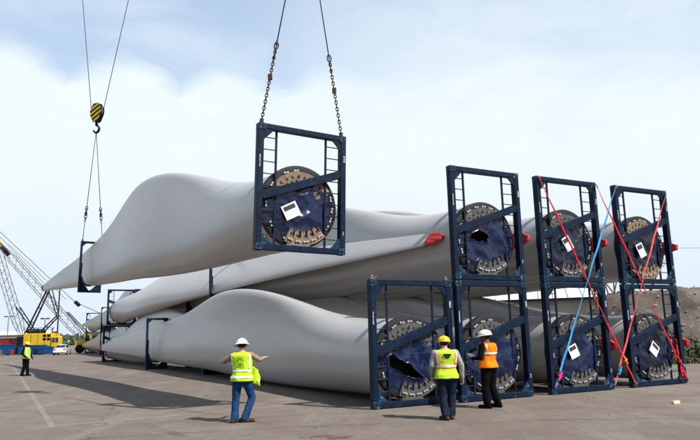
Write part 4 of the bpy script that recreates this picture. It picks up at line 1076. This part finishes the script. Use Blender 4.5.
def car():
    t = empty('parked_car', 'silver white sedan parked in the far yard, seen from behind', 'car', None, colmat(-41.2, 93.0, 14))
    # x across, y along (rear towards -y)
    def ring(y, hw_, z0, z1, crown): return [(-hw_, y, z0), (-hw_ - .02, y, (z0 + z1) / 2), (-hw_ + .06, y, z1), (0, y, z1 + crown), (hw_ - .06, y, z1), (hw_ + .02, y, (z0 + z1) / 2), (hw_, y, z0)]
    st = [(-2.30, .72, .42, .74, .01), (-2.26, .80, .30, .92, .02), (-1.9, .86, .24, 1.0, .025), (-1.2, .88, .22, .99, .02), (0, .89, .22, .97, .02), (.9, .89, .22, .95, .02), (1.7, .86, .24, .86, .03), (2.15, .78, .30, .74, .03), (2.3, .66, .40, .62, .01)]
    m = MB(); P = [ring(*s_) for s_ in st]; m.grid(P, True); n = 7; m.f += [tuple(range(n)), tuple((len(P)-1)*n + j for j in range(n))[::-1]]; m.mi += [0, 0]
    body = link('body', autosmooth(m.mesh('car_body', 'car'), 40), t)
    cabs = [(-1.62, .70, .995, 1.02), (-1.15, .64, 1.0, 1.36), (-.4, .62, .98, 1.44), (.3, .63, .97, 1.40), (1.05, .72, .94, .97)]
    m = MB(); P = [[(-w, y, z0), (-w + .05, y, z1), (0, y, z1 + .03), (w - .05, y, z1), (w, y, z0)] for y, w, z0, z1 in cabs]; m.grid(P, True)
    link('roof', autosmooth(m.mesh('car_roof', 'car'), 40), t)
    m = MB(); m.add([(-.60, -1.60, 1.06), (.60, -1.60, 1.06), (.55, -1.19, 1.345), (-.55, -1.19, 1.345)], [(0, 1, 2, 3)]); o = m.build('rear_window', 'glass', t); so = o.modifiers.new('s', 'SOLIDIFY'); so.thickness = .02; so.offset = 0
    m = MB(); m.add([(-.62, 1.0, 1.0), (.62, 1.0, 1.0), (.57, .36, 1.38), (-.57, .36, 1.38)], [(0, 1, 2, 3)]); o = m.build('windscreen', 'glass', t); so = o.modifiers.new('s', 'SOLIDIFY'); so.thickness = .02; so.offset = 0
    for sx in (-1, 1):
        for ya, yb in ((-1.05, -.35), (-.28, .62)):
            m = MB(); m.add([(sx * .675, ya, 1.04), (sx * .675, yb, 1.02), (sx * .620, yb - .12 if yb > 0 else yb, 1.33), (sx * .620, ya + (.12 if ya < -1 else 0), 1.33)], [(0, 1, 2, 3)]); o = m.build('side_window', 'glass', t); so = o.modifiers.new('s', 'SOLIDIFY'); so.thickness = .03; so.offset = 0
        m = MB(); m.box((sx * .62 - .15, -2.325, .70), (sx * .62 + .15, -2.24, .86)); m.build('tail_lamp', 'lamp', t, False, .02)
        for y_ in (-1.45, 1.4):
            m = MB(); m.lathe([(.02, -.1), (.2, -.1), (.30, -.09), (.32, 0), (.30, .09), (.2, .1), (.02, .1)], 20, 'X', (sx * .80, y_, .32)); wl = m.build('wheel', 'tyre', t, True)
            m = MB(); m.lathe([(.01, .11), (.19, .105), (.19, .09)] if sx > 0 else [(.01, -.11), (.19, -.105), (.19, -.09)], 16, 'X', (sx * .80, y_, .32)); m.build('rim', 'latt', wl)
    m = MB(); m.box((-.80, -2.36, .34), (.80, -2.22, .52)); m.build('bumper', 'car', t, False, .04)
    m = MB(); m.box((-.26, -2.335, .58), (.26, -2.30, .70)); m.build('number_plate', 'white', t)
car()

def light_pole(label, x, y, h, arm):
    t = empty('light_pole', label, 'light pole', 'light poles', T(x, y, 0)); m = MB(); m.tube([(0, 0, 0), (0, 0, h)], [.12, .07], 8); m.build('pole', 'latt', t)
    m = MB(); m.tube([(-arm, 0, h), (arm, 0, h)], .05, 6); m.build('cross_arm', 'latt', t)
    for sx in (-1, 1): m = MB(); m.box((sx * arm - .3, -.2, h - .12), (sx * arm + .3, .2, h + .1)); m.build('lamp_head', 'black', t, False, .03)
light_pole('light pole rising behind the yellow crane house', -57.6, 122, 6.2, .5)
light_pole('thin light pole near the left edge', -74, 140, 7.5, .6)
def shed(label, x, y, w, d, h, rise, wall, roof, yaw=0, group=None, wins=0, gable=None):
    t = empty('shed', label, 'building', group, colmat(x, y, yaw))
    m = MB(); m.box((-w/2, -d/2, 0), (w/2, d/2, h)); m.build('wall', wall, t)
    if rise:
        m = MB(); m.add([(-w/2 - .4, -d/2 - .5, h), (w/2 + .4, -d/2 - .5, h), (w/2 + .4, 0, h + rise), (-w/2 - .4, 0, h + rise), (-w/2 - .4, d/2 + .5, h), (w/2 + .4, d/2 + .5, h)], [(0, 1, 2, 3), (3, 2, 5, 4)])
        o = m.build('roof', roof, t); so = o.modifiers.new('s', 'SOLIDIFY'); so.thickness = .12
        for k in range(int(w / 1.2)):
            m = MB(); x_ = -w/2 + .6 + k * 1.2; m.beam((x_, -d/2 - .48, h + .09), (x_, -.05, h + rise + .09), .05, .06); m.build('roof_rib', roof, o)
        m = MB(); m.box((-w/2 - .4, -d/2 - .62, h - .22), (w/2 + .4, -d/2 - .503, h - .02)); m.build('gutter', 'black', t)
    if gable:
        for sx in (-1, 1):
            m = MB(); m.add([(sx * (w/2 + .02), -d/2, h - .1), (sx * (w/2 + .02), d/2, h - .1), (sx * (w/2 + .02), 0, h + rise - .1)], [(0, 1, 2)]); m.build('gable_panel', gable, t)
    for k in range(wins):
        x_ = -w/2 + w * (k + .5) / wins; m = MB(); m.box((x_ - .7, -d/2 - .03, h * .45), (x_ + .7, -d/2 - .004, h * .75)); wd = m.build('window', 'glass', t)
        m = MB(); m.box((x_ - .78, -d/2 - .05, h * .42), (x_ + .78, -d/2 - .031, h * .45)); m.build('sill', 'roof', wd)
    return t
shed('long low white shed on the horizon at the left edge', -82, 150, 26, 10, 3.6, .9, 'roof', 'roof', 4, 'sheds', 6)
shed('beige shed with white roof behind the stacked blades', 16.5, 62, 13, 12, 4.4, 1.5, 'wallb', 'roof', -16, 'sheds', 0, 'gable')

# far belt of trees on the horizon: reads as one mass
def treeline():
    rnd = random.Random(5); m = MB()
    for k in range(2600):
        x = rnd.uniform(-420, 420); y = 330 + rnd.uniform(0, 40) + abs(x) * .1; h = 5 + 3.5 * noise.noise((x * .03, 0, 0)) + 1.5 * noise.noise((x * .2, 3, 0)); z = rnd.uniform(0, 1) ** .8 * max(h, 2); s_ = rnd.uniform(.8, 1.9)
        a = rnd.uniform(0, 3.14); b = rnd.uniform(-.7, .7); u = Vector((math.cos(a), .3, math.sin(a))) * s_; v = Vector((-math.sin(a), b, math.cos(a))) * s_; c = Vector((x, y, z))
        m.add([c - u - v * .6, c + u * .8 - v, c + u + v * .7, c - u * .7 + v], [(0, 1, 2, 3)])
    o = m.build('tree_belt', 'pine'); o['kind'] = 'stuff'; o['label'] = 'dark belt of trees low on the horizon'; o['category'] = 'trees'
treeline()

# ------------------------------------------------------------------ rubble bank, scrub and weeds at the right edge
def bank_h(x, y):
    u = (x - 20.0) / 8.6; v = (y - 38.5) / 7.5
    d = math.hypot(u, v); h = 5.2 * max(0, 1 - d ** 2.0)
    h = min(h, 3.85 + .5 * noise.noise((x * .25, y * .25, 0)))
    u2 = (x - 36) / 14; v2 = (y - 46) / 12; h = max(h, 4.2 * max(0, 1 - (u2*u2 + v2*v2)))
    if h <= 0: return -.05
    return h + (.30 * noise.noise((x * .7, y * .7, 1)) + .20 * noise.noise((x * 1.9, y * 1.9, 2)) + .10 * noise.noise((x * 4.5, y * 4.5, 5))) * min(1, h)
m = MB(); P = []
for i in range(111): P.append([(10.5 + .34 * j, 30.5 + .26 * i, bank_h(10.5 + .34 * j, 30.5 + .26 * i)) for j in range(96)])
m.grid(P); o = struct(m.build('rubble_bank', 'dirt', None, True))
def stones():
    rnd = random.Random(8); m = MB(); n = 0
    while n < 600:
        x = rnd.uniform(11, 31); y = rnd.uniform(30, 42); h = bank_h(x, y)
        if h < .02 and rnd.random() > .10: continue
        n += 1; s_ = rnd.uniform(.03, .14) * (1.0 if rnd.random() < .9 else 1.8); c = Vector((x, y, max(h, 0) + s_ * .2)); vs = []
        for (a, b, e) in ((1,0,0),(-1,0,0),(0,1,0),(0,-1,0),(0,0,1),(0,0,-1)): vs.append(c + Vector((a * rnd.uniform(.6, 1.2), b * rnd.uniform(.6, 1.2), e * rnd.uniform(.4, .9))) * s_ + Vector((rnd.uniform(-.3, .3), rnd.uniform(-.3, .3), 0)) * s_)
        m.add(vs, [(0,2,4),(2,1,4),(1,3,4),(3,0,4),(2,0,5),(1,2,5),(3,1,5),(0,3,5)])
    o = m.build('rubble_stones', 'rock'); o['kind'] = 'stuff'; o['label'] = 'loose stones scattered over the rubble bank'; o['category'] = 'stones'
stones()
def weeds():
    rnd = random.Random(4); m = MB()
    for (cx, cy, n, sp, hh) in ((16.5, 31.9, 200, .9, .36), (15.5, 31.6, 80, .6, .25), (18.6, 31.6, 150, 1.2, .3), (14.4, 31.8, 120, .6, .25)):
        for k in range(n):
            x = cx + rnd.gauss(0, sp * .5); y = cy + rnd.gauss(0, .28); z = max(0, bank_h(x, y)); a = rnd.uniform(0, 6.28); L = rnd.uniform(.3, 1) * hh; ln = rnd.uniform(.1, .6); w = rnd.uniform(.02, .055)
            d = Vector((math.cos(a), math.sin(a), 0)); s_ = Vector((-math.sin(a), math.cos(a), 0)) * w; b = Vector((x, y, z)); mid = b + d * ln * L * .4 + Vector((0, 0, L * .7)); e = b + d * ln * L + Vector((0, 0, L * rnd.uniform(.7, 1.0)))
            m.add([b - s_ * .5, b + s_ * .5, mid + s_, mid - s_, e], [(0, 1, 2, 3), (3, 2, 4)])
    o = m.build('weeds', 'leaf'); o['kind'] = 'stuff'; o['label'] = 'green weeds growing at the foot of the rubble bank'; o['category'] = 'weeds'
weeds()
def bare_bush(label, x, y, h, seed, group):
    rnd = random.Random(seed); t = empty('bare_shrub', label, 'shrub', group, T(x, y, max(0, bank_h(x, y)) - .05)); tr = MB(); tw = MB()
    def grow(p, d, L, r, lev):
        q = p + d * L; (tr if lev < 2 else tw).tube([p, p.lerp(q, .5) + Vector((rnd.uniform(-.05, .05), rnd.uniform(-.05, .05), 0)) * L, q], [r, r * .8, r * .6], 5 if lev < 2 else 3, False)
        if lev >= 5: return
        for k in range(rnd.choice((2, 3, 3))):
            nd = (d + Vector((rnd.uniform(-.7, .7), rnd.uniform(-.7, .7), rnd.uniform(-.15, .5)))).normalized(); grow(p.lerp(q, rnd.uniform(.55, 1)), nd, L * rnd.uniform(.62, .85), r * .55, lev + 1)
    for k in range(4): grow(Vector((rnd.uniform(-.3, .3), rnd.uniform(-.3, .3), 0)), Vector((rnd.uniform(-.5, .5), rnd.uniform(-.5, .5), 1)).normalized(), h * .28, .05, 0)
    tr.build('trunk', 'twig', t); tw.build('crown', 'twig', t)
for k, (x, y, h) in enumerate(((15.8, 39.5, 5.2), (17.6, 41.0, 5.6), (19.4, 42.5, 5.4), (14.2, 38.0, 4.6))):
    bare_bush(('leafless shrub behind the third and fourth stacks', 'tall leafless shrub left of the rightmost stack', 'leafless shrub behind the rightmost stack', 'short leafless shrub behind the third stack', 'leafless shrub on top of the rubble bank')[k], x, y, h, 31 + k, 'leafless shrubs')
def utility():
    for k, (x, y) in enumerate(((16.8, 62), (58, 66))):
        t = empty('utility_pole', ('utility pole behind the third stack', 'utility pole beyond the right edge')[k], 'utility pole', 'utility poles', T(x, y, 0)); m = MB(); m.tube([(0, 0, 0), (0, 0, 10.2)], [.16, .11], 8); m.build('pole', 'pole', t)
        m = MB(); m.beam((-.9, 0, 9.8), (.9, 0, 9.8), .1, .1); m.build('cross_arm', 'pole', t)
    rope('overhead_wire', 'thin overhead wire crossing the sky at the right edge', (16.8, 62, 9.9), (58, 66, 9.9), .02, .5, 'steel', 'wire')
utility()
